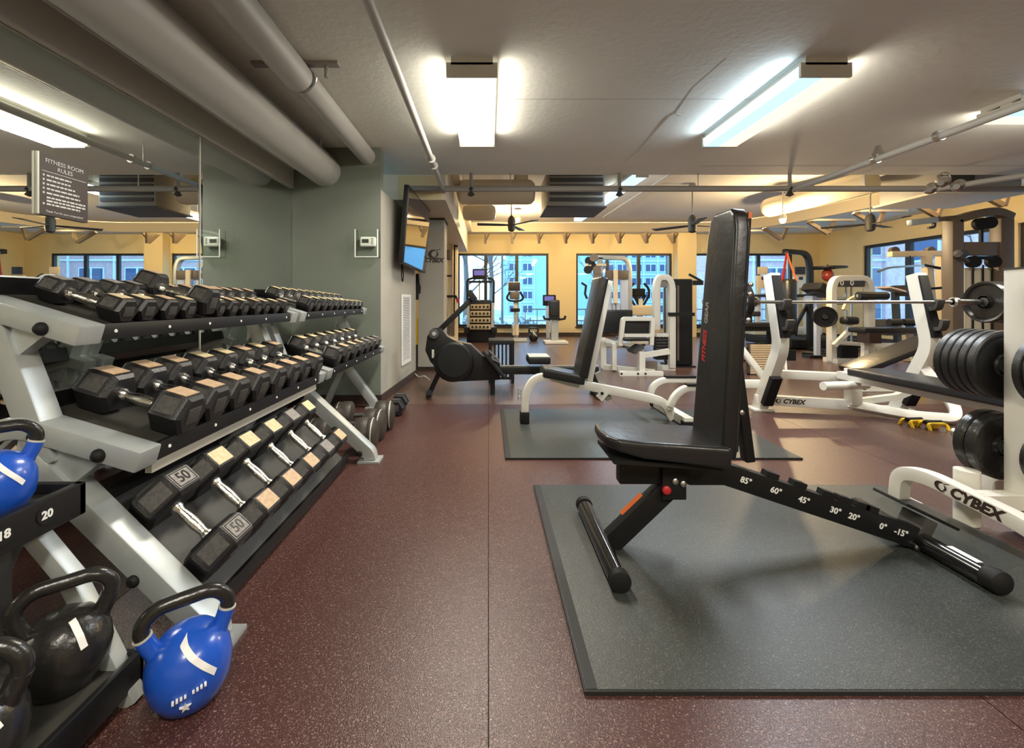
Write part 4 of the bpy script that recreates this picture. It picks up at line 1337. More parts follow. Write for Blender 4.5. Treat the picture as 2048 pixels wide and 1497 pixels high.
for z, n, r in ((.70, 3, .152), (.345, 1, .12), (.995, 1, .09)):
    for i in range(n):
        plate((ORD[i] + ' black plate from the post' if n > 1 else 'single black plate') + ' on the front ' + {.70: 'middle', .345: 'lowest', .995: 'top'}[z] + ' peg of the plate tree', (2.255, 1.745 - i * .036, z), (0, 1, 0), r, .033, 'plates on the front of the plate tree', 'kbk' if n == 1 else 'rubh', grips=(z == .345))
fp = fillet([V((2.03, 2.16, .01)), V((2.03, 2.15, .14)), V((2.03, 2.02, .17)), V((2.03, 1.60, .13)), V((2.03, 1.42, .01))], .09)
fa = MB().bar(fp, .055, .062, (1, 0, 0)).build('foot_arch', K['wframe'], pt, .006)
bx('foot_plate', (2.03, 2.16, .006), (.10, .14, .012), K['wframe'], fa)
bx('foot_plate', (2.03, 1.40, .006), (.10, .14, .012), K['wframe'], fa)
dr = (V((2.03, 1.60, .13)) - V((2.03, 2.02, .17))).normalized()
text('CYBEX', .062, K['brown'], fa, (2.0015, 1.80, .147), dr, (0, 0, 1), shear=.25, bold=.003)
swoosh(fa, V((2.0015, 1.93, .160)), dr, (0, 0, 1), .07, K['brown'])
MB().bar([V((2.03, 1.82, .15)), V((2.255, 1.82, .15))], .06, .06, (0, 0, 1)).build('foot_tie', K['wframe'], pt)
fa2 = MB().bar([p + V((.45, 0, 0)) for p in fp], .055, .062, (1, 0, 0)).build('foot_arch', K['wframe'], pt, .006)
MB().bar([V((2.255, 1.82, .15)), V((2.48, 1.82, .15))], .06, .06, (0, 0, 1)).build('foot_tie', K['wframe'], pt)
MB().cyl((2.115, 1.93, 0), (2.115, 1.93, .235), .043, n=20).build('bar_holder', K['wframe'], pt)

# yellow push-up grips on the floor
for i, (px, py, lab, rz) in enumerate(((1828, 852, 'black and yellow push-up grip lying on the brown floor, ribbed side up', .1), (1866, 858, 'black and yellow push-up grip beside its twin, nearer the plate tree', .0))):
    p = at(px, py, H * F / (py - CY))
    g = thing('push_up_grip', lab, 'push-up grip', (p.x, p.y, 0), rz, 'yellow push-up grips')
    def T(mb):
        w = wmat(g)
        mb.v = [w @ q for q in mb.v]
        return mb
    for s in (-1, 1):
        T(MB().bar(fillet([V((-.07, s * .05, .0)), V((-.07, s * .03, .045)), V((.07, s * .03, .045)), V((.07, s * .05, .0))], .03), .02, .018, (0, 1, 0))).build('yellow_frame', K['yellow'], g, .003)
    T(MB().cyl((-.065, 0, .05), (.065, 0, .05), .016, n=10)).build('grip', K['blackm'], g)
    T(MB().obox((0, 0, .022), (.05, .06, .03))).build('centre_block', K['yellow'], g, .004)
p = at(1844, 752, 4.6)
g = thing('yellow_ball', 'small yellow ball by the white upright', 'ball', (p.x, p.y, 0))
MB().sphere((p.x, p.y, .045), .045, 14).build('ball_body', K['yellow'], g)
MB().tube([V((p.x + .0455 * math.cos(a), p.y, .045 + .0455 * math.sin(a))) for a in [k * PI / 8 for k in range(16)]], .002, 5, closed=True).build('seam', K['wood'], g)

# ================================================================== ROWING MACHINE
YR = 4.52
rw_ = thing('rowing_machine', 'black rowing machine with a round flywheel beside the grey pier', 'rowing machine', (.3, YR, 0))
MB().lathe([(.06, -.125), (.17, -.125), (.20, -.11), (.207, -.08), (.207, .08), (.20, .11), (.17, .125), (.06, .125)], at(908, 722, YR), (0, 1, 0), 40).build('flywheel_housing', K['black'], rw_)
MB().lathe([(.165, 0), (.165, .006), (.05, .010), (.02, .012)], at(908, 722, YR - .126), (0, -1, 0), 36).build('vent_mesh', K['blackm'], rw_)
mb = MB()
poly = [(852, 700), (856, 672), (866, 657), (884, 656), (896, 672), (915, 682), (942, 688), (965, 710), (1000, 724), (1000, 758), (950, 760), (905, 762), (880, 742), (862, 722)]
mb.prism([(at(x, y, YR).x, at(x, y, YR).z) for x, y in poly], (0, YR - .07, 0), (1, 0, 0), (0, 0, 1), (0, .14, 0)).build('body_shell', K['black'], rw_, .01)
MB().lathe([(.05, 0), (.05, .02), (.03, .024)], at(868, 668, YR - .072), (0, -1, 0), 18).build('pivot_ring', K['dark'], rw_)
MB().lathe([(.022, 0), (.02, .004)], at(868, 668, YR - .096), (0, -1, 0), 12).build('pivot_badge', K['rack'], rw_)
bx('side_label', at(866, 708, YR - .072), (.022, .006, .085), K['rackl'], rw_)
MB().bar(pb(YR, (878, 662), (944, 598)), .05, .055, NY).build('monitor_arm', K['black'], rw_, .005)
mo = bx('monitor', at(944, 592, YR), (.06, .16, .12), K['blackm'], rw_, ry(-35), .008)
bx('monitor_screen', at(947, 592, YR), (.006, .12, .08), K['scrd'], mo, ry(-35))
MB().bar(pb(YR, (985, 741), (1196, 741)), .08, .075, NY).build('rail', K['black'], rw_, .006)
MB().bar(pb(YR, (985, 732), (1196, 732)), .03, .008, NY).build('rail_track', K['steel'], rw_)
se = MB().bar(pb(YR, (1054, 719), (1098, 719)), .28, .07, NY).build('seat', K['blackm'], rw_, .02, 3)
MB().bar(pb(YR, (1056, 711), (1096, 711)), .26, .012, NY).build('seat_cover', K['rackl'], se, .004)
for s in (-1, 1):
    fo = MB().bar(pb(YR + s * .13, (966, 703), (1010, 757)), .11, .03, NY).build('foot_plate', K['blackm'], rw_, .006)
    MB().bar(pb(YR + s * .13, (978, 702), (998, 722)), .13, .012, NY).build('foot_strap', K['dark'], fo)
MB().bar(pb(YR, (882, 738), (858, 790)), .07, .05, NY).build('front_leg', K['black'], rw_, .006)
MB().cyl(at(858, 786, YR - .22) * 1 - V((0, 0, .0)), at(858, 786, YR + .22), .03, n=14).build('front_foot', K['blackm'], rw_)
MB().bar(pb(YR, (1188, 742), (1192, 785)), .06, .05, NY).build('rear_leg', K['black'], rw_)
x = at(1192, 785, YR).x
MB().cyl((x, YR - .2, .03), (x, YR + .2, .03), .03, n=14).build('rear_foot', K['blackm'], rw_)
MB().tube(fillet([at(860, 760, YR + .1), at(848, 752, 5.3), at(838, 755, 5.4), at(830, 748, 5.6)], .2), .007, 6).build('power_cord', K['white'], rw_)
MB().bar(pb(YR, (985, 745), (985, 790)), .05, .05, NY).build('middle_leg', K['black'], rw_)
# slatted stand behind it
ss = thing('slatted_stand', 'small black stand with upright slats behind the rowing machine', 'stand', (.14, 5.4, 0))
p0, p1 = at(977, 682, 5.4), at(1027, 682, 5.4)
box('top', (p0.x, 5.2, p0.z - .03), (p1.x, 5.6, p0.z + .02), K['blackm'], ss, .006)
for x in (p0.x + .02, p1.x - .02):
    for y in (5.22, 5.58):
        MB().bar([V((x, y, 0)), V((x, y, p0.z - .03))], .035, .035, NY).build('leg', K['black'], ss)
for i in range(5):
    x = p0.x + .075 + i * (p1.x - p0.x - .1) / 4.6
    MB().bar([V((x, 5.23, .06)), V((x, 5.23, p0.z - .03))], .014, .02, NY).build('slat', K['black'], ss)
MB().bar([V((p0.x, 5.23, .06)), V((p1.x, 5.23, .06))], .03, .03, NY).build('bottom_rail', K['black'], ss)

# ================================================================== BACKGROUND MACHINES
def B(t, name, Y, pts, h, d, m, fil=0, bev=0):
    path = pb(Y, *pts)
    if fil:
        path = fillet(path, fil)
    return MB().bar(path, d, h, NY).build(name, K[m], t, bev)


def Q(t, name, Y, x0, x1, y0, y1, d, m, bev=0, seg=2):
    """box whose front fills the px rectangle at depth Y, d metres deep"""
    a, b = at(x0, y1, Y), at(x1, y0, Y)
    return MB().box((a.x, Y, a.z), (b.x, Y + d, b.z)).build(name, K[m], t, bev, seg)


def base(px, Y):
    return ((px - CX) * Y / F, Y, 0)


def zpx(Y, z):
    return CY + (H - z) * F / Y


# ---- leg machine
Y = 6.1
t = thing('leg_machine', 'white framed leg machine with weight stack and black pads beside the black tower', 'gym machine', base(1280, Y))
B(t, 'front_foot', 5.75, ((1238, 748), (1325, 748)), .07, .07, 'wframe', 0, .004)
for px in (1243, 1276, 1291):
    MB().lathe([(.014, 0), (.014, .006)], at(px, 748, 5.714), (0, -1, 0), 10).build('bolt', K['blackm'], t)
B(t, 'front_post', 5.78, ((1283, 744), (1283, 704)), .075, .07, 'wframe')
B(t, 'stack_arm', 5.85, ((1286, 711), (1338, 703)), .07, .06, 'wframe')
B(t, 'arch_frame', 6.2, ((1312, 660), (1312, 572), (1316, 555), (1336, 555), (1343, 572), (1343, int(zpx(6.2, .03)))), .085, .10, 'wframe', .12, .008)
Q(t, 'pulley_box', 6.18, 1315, 1333, 556, 575, .08, 'glab', .005)
for px in (1320, 1327, 1333):
    B(t, 'guide_rod', 6.24, ((px, 576), (px, 690)), .012, .012, 'steel')
st_ = Q(t, 'weight_stack', 6.22, 1313, 1337, 676, 720, .12, 'blackm')
for i in range(6):
    z = at(0, 680 + i * 6, 6.21).z
    a, b = at(1313, 0, 6.21).x, at(1337, 0, 6.21).x
    box('stack_plate', (a, 6.205, z - .012), (b, 6.22, z + .012), K['dark'], st_)
Q(t, 'stack_top', 6.2, 1313, 1338, 668, 674, .12, 'wframe')
Q(t, 'rear_pad', 6.7, 1204, 1266, 620, 668, .10, 'vinyl', .03, 3)
B(t, 'rear_pad_frame', 6.82, ((1222, 668), (1222, 625)), .05, .05, 'wframe')
pf_ = B(t, 'pad_frame', 6.0, ((1240, 692), (1246, 638), (1305, 638), (1302, 690)), .055, .06, 'wframe', .03, .004)
Q(t, 'front_pad', 6.03, 1250, 1303, 642, 668, .06, 'vinyl', .015, 3)
B(t, 'pad_rail', 5.98, ((1248, 671), (1304, 671)), .045, .04, 'wframe')
Q(t, 'seat', 5.9, 1248, 1300, 676, 683, .4, 'vinyl', .02, 3)
B(t, 'left_post', 6.3, ((1206, int(zpx(6.3, .02))), (1206, 676)), .075, .07, 'wframe')
B(t, 'left_post', 6.1, ((1228, int(zpx(6.1, .02))), (1228, 688)), .06, .06, 'wframe')
B(t, 'left_tie', 6.15, ((1206, 678), (1240, 690)), .05, .05, 'wframe')
MB().bar([V((1.66, 6.3, .035)), V((2.2, 5.8, .035))], .07, .07, (0, 0, 1)).build('side_foot', K['wframe'], t)
MB().bar([V((2.15, 6.3, .035)), V((2.65, 6.2, .035))], .07, .07, (0, 0, 1)).build('side_foot', K['wframe'], t)
B(t, 'footplate', 5.95, ((1262, 704), (1280, 692)), .04, .30, 'dark')
B(t, 'handle', 6.15, ((1337, 629), (1388, 629)), .05, .05, 'blackm')
B(t, 'link_arm', 6.05, ((1236, 690), (1262, 698), (1290, 690)), .03, .03, 'dark')
Q(t, 'base_panel', 6.1, 1290, 1315, 722, 742, .02, 'pipeg')
# ---- black tower
t = thing('weight_tower', 'tall black weight stack tower beside the leg machine', 'gym machine', base(1365, 6.5))
z1 = at(0, 558, 6.5).z
a, b = at(1346, 0, 6.5).x, at(1386, 0, 6.5).x
box('shroud', (a, 6.5, .02), (b, 6.85, z1), K['blackm'], t, .03, 3)
box('front_strip', (a + .06, 6.494, .1), (a + .09, 6.5, z1 - .1), K['brownm'], t)
box('base_plate', (a - .03, 6.47, 0), (b + .03, 6.9, .02), K['black'], t)
B(t, 'pulley_arm', 6.7, ((1384, 566), (1405, 566)), .07, .06, 'black')
B(t, 'pull_lever', 6.7, ((1378, 549), (1402, 562)), .03, .03, 'black')
# ---- cable machine by the second window
Y = 9.6
t = thing('cable_machine', 'grey arched cable machine with pale blue shrouds in front of the second back window', 'gym machine', base(1225, Y))
B(t, 'arch_frame', Y, ((1259, int(zpx(Y, 0))), (1259, 535), (1252, 517), (1190, 515)), .09, .12, 'rack', .35, .01)
B(t, 'left_post', Y, ((1196, int(zpx(Y, 0))), (1200, 516)), .09, .12, 'rack')
for x0, x1 in ((1211, 1224), (1242, 1257)):
    Q(t, 'shroud', Y - .06, x0, x1, 558, 648, .1, 'lblue', .02)
for x0, x1 in ((1211, 1227), (1233, 1257)):
    Q(t, 'number_panel', Y - .1, x0, x1, 541, 559, .05, 'brownm', .01)
B(t, 'centre_column', Y - .12, ((1231, 540), (1231, 607)), .09, .06, 'crframe')
B(t, 'cable', Y - .14, ((1231, 600), (1233, 640)), .012, .012, 'blackm')
Q(t, 'weight_block', Y - .1, 1226, 1240, 607, 648, .12, 'lblue')
for i, (px, py) in enumerate(((1178, 522), (1188, 516), (1184, 532), (1194, 540), (1176, 540), (1196, 552))):
    MB().lathe([(.03, -.03), (.09, -.03), (.09, .03), (.03, .03)], at(px, py, Y - .1 - .05 * (i % 2)), (.3, 1, 0), 14).build('pulley', K['brownm' if i % 2 else 'blackm'], t)
B(t, 'pulley_arm', Y - .1, ((1172, 530), (1212, 530)), .05, .05, 'crframe')
B(t, 'pulley_arm', Y - .1, ((1186, 514), (1190, 556)), .05, .05, 'brownm')
B(t, 'handle_strap', Y - .2, ((1163, 566), (1172, 572), (1170, 588), (1174, 598)), .04, .04, 'blackm')
B(t, 'base', Y, ((1190, int(zpx(Y, .04))), (1262, int(zpx(Y, .04)))), .08, .5, 'rack')
# ---- elliptical
Y = 10.4
t = thing('elliptical_trainer', 'elliptical trainer with curved black handles by the second back window', 'elliptical trainer', base(1280, Y))
Q(t, 'console', Y, 1266, 1291, 577, 594, .12, 'blackm', .03, 3)
B(t, 'console_neck', Y + .05, ((1268, 590), (1279, 612), (1290, 590)), .06, .08, 'blackm', .1)
B(t, 'mast', Y + .05, ((1280, 598), (1281, int(zpx(Y, .1)))), .10, .10, 'wframe')
for s in (-1, 1):
    B(t, 'arm_handle', Y + s * .05, ((1278 + s * 8, 612), (1278 + s * 20, 592), (1278 + s * 20, 578), (1278 + s * 10, 567)), .045, .045, 'blackm', .12)
    B(t, 'foot_pedal', Y - .4, ((1270 + s * 14, 655), (1282 + s * 14, 655)), .05, .4, 'blackm')
Q(t, 'drive_cover', Y - .1, 1262, 1306, 611, 632, .5, 'crframe', .05, 3)
B(t, 'base', Y, ((1255, int(zpx(Y, .05))), (1310, int(zpx(Y, .05)))), .1, .7, 'wframe')
# ---- cable column next to the pier
Y = 9.2
t = thing('cable_column', 'narrow cream cable column with black cable and handles next to the grey pier', 'gym machine', base(905, Y))
B(t, 'column', Y, ((901, int(zpx(Y, 0))), (901, 462)), .11, .12, 'crframe', 0, .01)
B(t, 'column', Y + .35, ((912, int(zpx(Y + .35, 0))), (912, 470)), .09, .12, 'crframe', 0, .01)
B(t, 'top_arm', Y, ((894, 468), (905, 476), (914, 494)), .05, .05, 'blackm')
B(t, 'cable', Y - .08, ((909, 480), (908, 650)), .03, .03, 'blackm')
Q(t, 'pulley_block', Y - .1, 893, 902, 500, 520, .06, 'brownm', .01)
B(t, 'handle', Y - .1, ((892, 593), (911, 593), (916, 603)), .045, .045, 'blackm')
B(t, 'handle_ball', Y - .1, ((914, 597), (917, 606)), .06, .06, 'red')
B(t, 'peg', Y - .08, ((892, 552), (903, 552)), .03, .03, 'blackm')
for px in (897, 906):
    B(t, 'weight_stack', Y - .1, ((px, 640), (px, 672)), .06, .08, 'brownm')
B(t, 'base', Y, ((893, int(zpx(Y, .03))), (925, int(zpx(Y, .03)))), .06, .6, 'crframe')
# ---- stair climber
Y = 10.4
t = thing('stair_climber', 'stair climber with four rows of tan steps in front of the first back window', 'stair climber', base(960, Y))
zb_ = int(zpx(Y, 0))
mb = MB()
poly = [(933, zb_ - 0), (991, zb_ - 0), (987, 606), (980, 600), (944, 600), (938, 606)]
mb.prism([(at(x, y, Y).x, at(x, y, Y).z) for x, y in poly], (0, Y, 0), (1, 0, 0), (0, 0, 1), (0, .9, 0)).build('housing', K['black'], t, .02)
for i in range(4):
    y0 = 609 + i * 13.5
    sx = i * .5
    sp = Q(t, 'step', Y - .04 - .06 * i, 941 - sx, 980 + sx, y0, y0 + 10, .12, 'stepm', .008)
    for k in range(5):
        a = at(945 + k * 7.6, y0 + 5, Y - .05 - .06 * i)
        bx('tread_slot', a, (.04, .012, .05), K['blackm'], sp)
for s in (-1, 1):
    B(t, 'side_rail', Y - .1, ((961 + s * 24, 660), (961 + s * 25, 606)), .07, .08, 'rack')
    B(t, 'hand_rail', Y - .05, ((961 + s * 26, 612), (961 + s * 27, 560), (961 + s * 14, 556)), .05, .05, 'blackm', .1)
    Q(t, 'foot_block', Y - .15, 961 + s * 27 - 6, 961 + s * 27 + 6, 655, 668, .4, 'blackm', .02)
B(t, 'cross_bar', Y - .05, ((938, 564), (984, 564)), .05, .05, 'blackm')
B(t, 'console_mast', Y, ((959, 602), (959, 560)), .035, .035, 'rack')
co = Q(t, 'console', Y - .08, 945, 972, 538, 559, .08, 'blackm', .02)
Q(co, 'console_screen', Y - .085, 948, 969, 541, 551, .004, 'screen')
# ---- upright bike
Y = 10.9
t = thing('upright_bike', 'upright exercise bike with a dark screen in front of the first back window', 'exercise bike', base(1031, Y))
Q(t, 'screen', Y - .05, 1017, 1040, 565, 582, .05, 'scrd', .01)
Q(t, 'screen_border', Y - .04, 1016, 1041, 564, 583, .03, 'white', .01)
Q(t, 'console', Y - .06, 1020, 1039, 584, 599, .08, 'brownm', .02)
for s in (-1, 1):
    B(t, 'handlebar', Y - .1, ((1030 + s * 10, 584), (1030 + s * 17, 596), (1030 + s * 12, 602), (1030, 603)), .05, .05, 'blackm', .08)
B(t, 'mast', Y, ((1031, 600), (1032, int(zpx(Y, .05)))), .10, .10, 'wframe')
Q(t, 'saddle', Y - .5, 1022, 1040, 617, 624, .28, 'blackm', .02, 3)
B(t, 'saddle_post', Y - .4, ((1031, 622), (1031, 655)), .05, .05, 'rack')
B(t, 'base', Y - .3, ((1008, int(zpx(Y - .3, .04))), (1054, int(zpx(Y - .3, .04)))), .07, .12, 'rackl')
Q(t, 'crank_cover', Y - .2, 1025, 1038, 650, 672, .4, 'crframe', .03)
B(t, 'pedal', Y - .2, ((1012, 668), (1022, 668)), .04, .1, 'blackm')
# ---- recumbent bike
Y = 10.6
t = thing('recumbent_bike', 'recumbent bike with tall black seat back by the first back window', 'exercise bike', base(1110, Y))
Q(t, 'seat_back', Y - .5, 1098, 1120, 600, 635, .10, 'vinyl', .05, 4)
Q(t, 'seat', Y - .45, 1098, 1120, 633, 640, .4, 'vinyl', .03, 3)
co = Q(t, 'console', Y + .3, 1086, 1112, 590, 612, .08, 'blackm', .02)
Q(co, 'console_screen', Y + .295, 1089, 1108, 593, 602, .004, 'screen')
B(t, 'console_mast', Y + .35, ((1095, 612), (1096, int(zpx(Y + .35, .05)))), .08, .08, 'lblue')
B(t, 'seat_post', Y - .3, ((1109, 640), (1109, int(zpx(Y - .3, .05)))), .16, .16, 'rack')
for s in (-1, 1):
    B(t, 'side_grip', Y - .4, ((1109 + s * 8, 640), (1109 + s * 20, 638), (1109 + s * 22, 632)), .045, .05, 'blackm')
B(t, 'base', Y - .4, ((1088, int(zpx(Y - .4, .03))), (1133, int(zpx(Y - .4, .03)))), .05, .5, 'wframe')
# ---- small kettlebell-shaped ball at the back
p = base(1067, 10.8)
k = kettlebell('small black kettlebell on the floor between the two exercise bikes', p, .12, 'kbk')
# ---- boxing stand
Y = 8.7
t = thing('boxing_stand', 'black steel boxing stand with an overhanging arm and speed bag board', 'boxing stand', base(1618, Y))
B(t, 'post', Y, ((1620, int(zpx(Y, 0))), (1620, 535), (1614, 506), (1567, 503)), .09, .09, 'black', .4, .006)
B(t, 'brace', Y + .05, ((1620, 600), (1593, 650), (1590, 672)), .05, .05, 'black')
B(t, 'board_arm', Y, ((1622, 537), (1668, 535)), .07, .08, 'black')
MB().lathe([(.02, 0), (.32, 0), (.32, .03), (.02, .03)], at(1655, 537, Y), (0, 0, 1), 28).build('drum_board', K['black'], t)
MB().tube(fillet([V((5.75, 8.0, .04)), V((6.0, 7.75, .04)), V((6.5, 7.75, .04)), V((6.75, 8.3, .04)), V((7.2, 8.6, .04))], .25), .04, 10).build('base_hoop', K['black'], t)
MB().tube([V((6.4, 8.7, .04)), V((6.4, 7.75, .04))], .04, 10).build('base_tube', K['black'], t)
hb = thing('heavy_bag', 'black heavy bag hanging by red straps from the boxing stand', 'punching bag', (at(1575, 0, 8.4).x, 8.4, .36))
bxp = at(1575, 563, 8.4)
MB().lathe([(.05, 0), (.13, .01), (.15, .05), (.15, 1.02), (.13, 1.06), (.05, 1.07)], (bxp.x, 8.4, .34), (0, 0, 1), 24).build('bag', K['vinyl'], hb)
tp = at(1570, 507, 8.6)
for dx, dy in ((-.14, -.05), (.14, -.05), (.0, .13)):
    MB().bar([V((bxp.x + dx, 8.4 + dy, 1.36)), V((tp.x, 8.55, tp.z))], .012, .035, (0, 1, .2)).build('strap', K['red'] if dx <= 0 else K['orange'], hb)
MB().tube([V((tp.x + .03 * math.cos(a), 8.55, tp.z + .03 * math.sin(a))) for a in [k_ * PI / 5 for k_ in range(10)]], .008, 6, closed=True).build('hook_ring', K['steel'], hb)
sp = thing('speed_bag', 'small red leather speed bag hanging under the drum board', 'speed bag', at(1655, 566, Y))
c = at(1655, 563, Y)
MB().lathe([(.01, 0), (.05, .01), (.10, .06), (.11, .12), (.09, .18), (.05, .25), (.02, .29)], (c.x, Y, c.z), (0, 0, 1), 18).build('bladder', K['skin'], sp)
MB().cyl((c.x, Y, c.z + .28), (c.x, Y, c.z + .34), .01, n=6).build('swivel', K['blackm'], sp)
# ---- preacher stand
Y = 7.42
t = thing('preacher_stand', 'stand with a thick black arm pad in front of the boxing post', 'bench', base(1640, Y))
B(t, 'arm_pad', Y, ((1622, 572), (1652, 590)), .14, .45, 'vinyl', 0, .03)
Q(t, 'pad_support', Y + .1, 1625, 1643, 592, 605, .2, 'lblue')
B(t, 'post', Y + .15, ((1634, 602), (1634, int(zpx(Y, 0)))), .07, .07, 'lblue')
B(t, 'base', Y + .15, ((1612, int(zpx(Y, .03))), (1656, int(zpx(Y, .03)))), .06, .2, 'black')
# ---- treadmills by the third window
Y = 10.3
for (dx, lab) in ((0, 'treadmill with a dark screen on a pale tower behind the heavy bag'), (-75, 'treadmill with a cream console in front of the third back window')):
    t = thing('treadmill', lab, 'treadmill', base(1601 + dx, Y))
    Q(t, 'screen', Y - .05, 1592 + dx, 1611 + dx, 534, 549, .05, 'scrd' if dx == 0 else 'crframe', .01)
    Q(t, 'console', Y, 1591 + dx, 1612 + dx, 551, 577, .10, 'rackl' if dx == 0 else 'crframe', .02)
    Q(t, 'display', Y - .005, 1598 + dx, 1606 + dx, 554, 560, .01, 'scrd')
    for s in (-1, 1):
        B(t, 'upright', Y, ((1601 + dx + s * 9, 576), (1601 + dx + s * 12, int(zpx(Y, .1)))), .07, .10, 'rackl')
        B(t, 'hand_rail', Y - .3, ((1601 + dx + s * 13, 592), (1601 + dx + s * 4, 592)), .06, .6, 'blackm')
    xa = at(1601 + dx, 0, Y).x
    box('deck', (xa - .36, Y - 1.5, .03), (xa + .36, Y + .1, .2), K['blackm'], t, .02)
    box('motor_hood', (xa - .34, Y - .25, .2), (xa + .34, Y + .2, .38), K['rackl'], t, .04)
# ---- flat bench and duffel behind the press bench
Y = 7.6
t = thing('flat_bench', 'black flat bench partly behind the press bench upright', 'bench', base(1515, Y))
Q(t, 'pad', Y, 1470, 1549, 646, 656, .32, 'vinyl', .02, 3)
Q(t, 'pad_side', Y + .02, 1472, 1547, 656, 663, .28, 'blackm')
for px in (1482, 1538):
    B(t, 'leg', Y + .15, ((px, 662), (px, int(zpx(Y + .15, 0)))), .06, .06, 'blackm')
B(t, 'upper_roll', Y + .3, ((1480, 628), (1512, 628)), .09, .3, 'vinyl', 0, .02)
B(t, 'upper_post', Y + .35, ((1500, 632), (1500, 660)), .05, .05, 'blackm')
t = thing('duffel_bag', 'dark patterned duffel bag on the floor behind the press bench', 'bag', base(1512, 7.3))
c = at(1512, 0, 7.2)
MB().lathe([(.04, -.27), (.10, -.26), (.125, -.2), (.13, 0), (.125, .2), (.10, .26), (.04, .27)], (c.x, 7.2, .125), (1, 0, 0), 18).build('bag_body', mat('camouflage cloth', (.03, .03, .028), .8, var=(14, (.35, .32, .25), .52, .58)), t)
MB().tube(fillet([V((c.x - .12, 7.08, .16)), V((c.x - .08, 7.05, .30)), V((c.x + .08, 7.05, .30)), V((c.x + .12, 7.08, .16))], .06), .012, 6).build('bag_strap', K['blackm'], t)
# ---- slatted platform
Y = 5.8
t = thing('slatted_platform', 'tan slatted sloping platform with a white side rail behind the press bench', 'platform', base(1530, Y))
a, b = at(1497, 0, Y).x, at(1568, 0, Y).x
for i in range(13):
    f = i / 12
    bx('slat', (a + (b - a) / 2 + .22 * f, Y + .35 * f, .03 + .33 * f), (b - a, .028, .020), K['wood'], t)
for xx, m in ((a - .01, 'blackm'), (b + .01, 'wframe')):
    MB().bar([V((xx, Y - .02, .02)), V((xx + .23, Y + .36, .36))], .03, .04, (1, 0, 0)).build('side_rail', K[m], t)
bx('backing', ((a + b) / 2 + .12, Y + .20, .17), (b - a, .50, .006), K['dark'], t, M.Rotation(R(43), 3, 'X'))
for xx in (a + .20, b + .20):
    MB().bar([V((xx, Y + .34, 0)), V((xx, Y + .34, .34))], .03, .03, (1, 0, 0)).build('rear_leg', K['blackm'], t)
Q(t, 'side_panel', Y + .2, 1572, 1592, 700, 722, .02, 'blackm')
# ---- arched white machine
Y = 7.0
t = thing('arch_machine', 'white arched weight machine with a dark number panel near the corner window', 'gym machine', base(1700, Y))
fz = int(zpx(Y, .01))
B(t, 'arch_frame', Y, ((1663, fz), (1663, 575), (1670, 557), (1731, 557), (1739, 575), (1739, fz - 6)), .085, .12, 'wframe', .25, .01)
np_ = Q(t, 'number_panel', Y - .05, 1669, 1731, 558, 574, .05, 'dark', .02)
for px in (1684, 1704):
    MB().tube([at(px, 566, Y - .055) + V((.022 * math.cos(q * PI / 4), 0, .038 * math.sin(q * PI / 4))) for q in range(8)], .008, 6, closed=True).build('number_mark', K['white'], np_)
for px in (1692, 1703):
    B(t, 'guide_rod', Y + .02, ((px, 574), (px, 690)), .02, .02, 'steel')
Q(t, 'mid_panel', Y + .06, 1667, 1690, 594, 610, .03, 'rackl')
B(t, 'mid_tie', Y, ((1666, 603), (1738, 603)), .05, .05, 'dark')
B(t, 'lower_tie', Y - .1, ((1664, 684), (1735, 690)), .06, .06, 'wframe')
B(t, 'seat_arm', Y - .3, ((1668, 692), (1700, 660), (1700, 640)), .06, .06, 'wframe')
Q(t, 'seat_roll', Y - .4, 1692, 1722, 634, 650, .15, 'vinyl', .05, 3)
Q(t, 'weight_stack', Y - .02, 1684, 1716, 692, 716, .2, 'blackm')
B(t, 'base', Y, ((1660, fz - 2), (1742, fz - 2)), .07, .3, 'wframe')
B(t, 'arm_curve', Y - .2, ((1688, 620), (1695, 603), (1715, 592)), .05, .05, 'crframe', .1)
MB().cyl(at(1716, 592, Y - .5), at(1773, 592, Y - .5), .06, n=16).build('roller_pad', K['vinyl'], t)
MB().bar([at(1716, 592, Y - .2), at(1716, 592, Y - .5)], .04, .04, (0, 0, 1)).build('roller_arm', K['crframe'], t)
plate('round black plate hung on the side of the arched white machine', at(1650, 634, Y - .1), (.4, 1, 0), .165, .05, None, 'blackm')
B(t, 'plate_peg', Y - .1, ((1645, 634), (1668, 634)), .04, .04, 'dark')
# ---- roller bench
Y = 6.2
t = thing('roller_bench', 'black padded bench with two roller pads in front of the corner window', 'bench', base(1785, Y))
B(t, 'pad', Y, ((1712, 661), (1852, 661)), .075, .30, 'vinyl', 0, .02)
for a, b in ((1778, 1800), (1806, 1836)):
    MB().cyl(at(a, 645, Y), at(b, 645, Y), .05, n=16).build('roller', K['vinyl'], t)
B(t, 'roller_stem', Y, ((1803, 646), (1803, 662)), .03, .03, 'steel')
B(t, 'leg', Y, ((1730, 665), (1728, int(zpx(Y, 0)))), .06, .06, 'wframe')
B(t, 'leg', Y, ((1818, 665), (1834, int(zpx(Y, 0)))), .06, .06, 'wframe')
B(t, 'stack_block', Y - .1, ((1726, 676), (1750, 676)), .14, .2, 'brown')
B(t, 'cross_rail', Y, ((1730, 690), (1828, 690)), .05, .05, 'wframe')
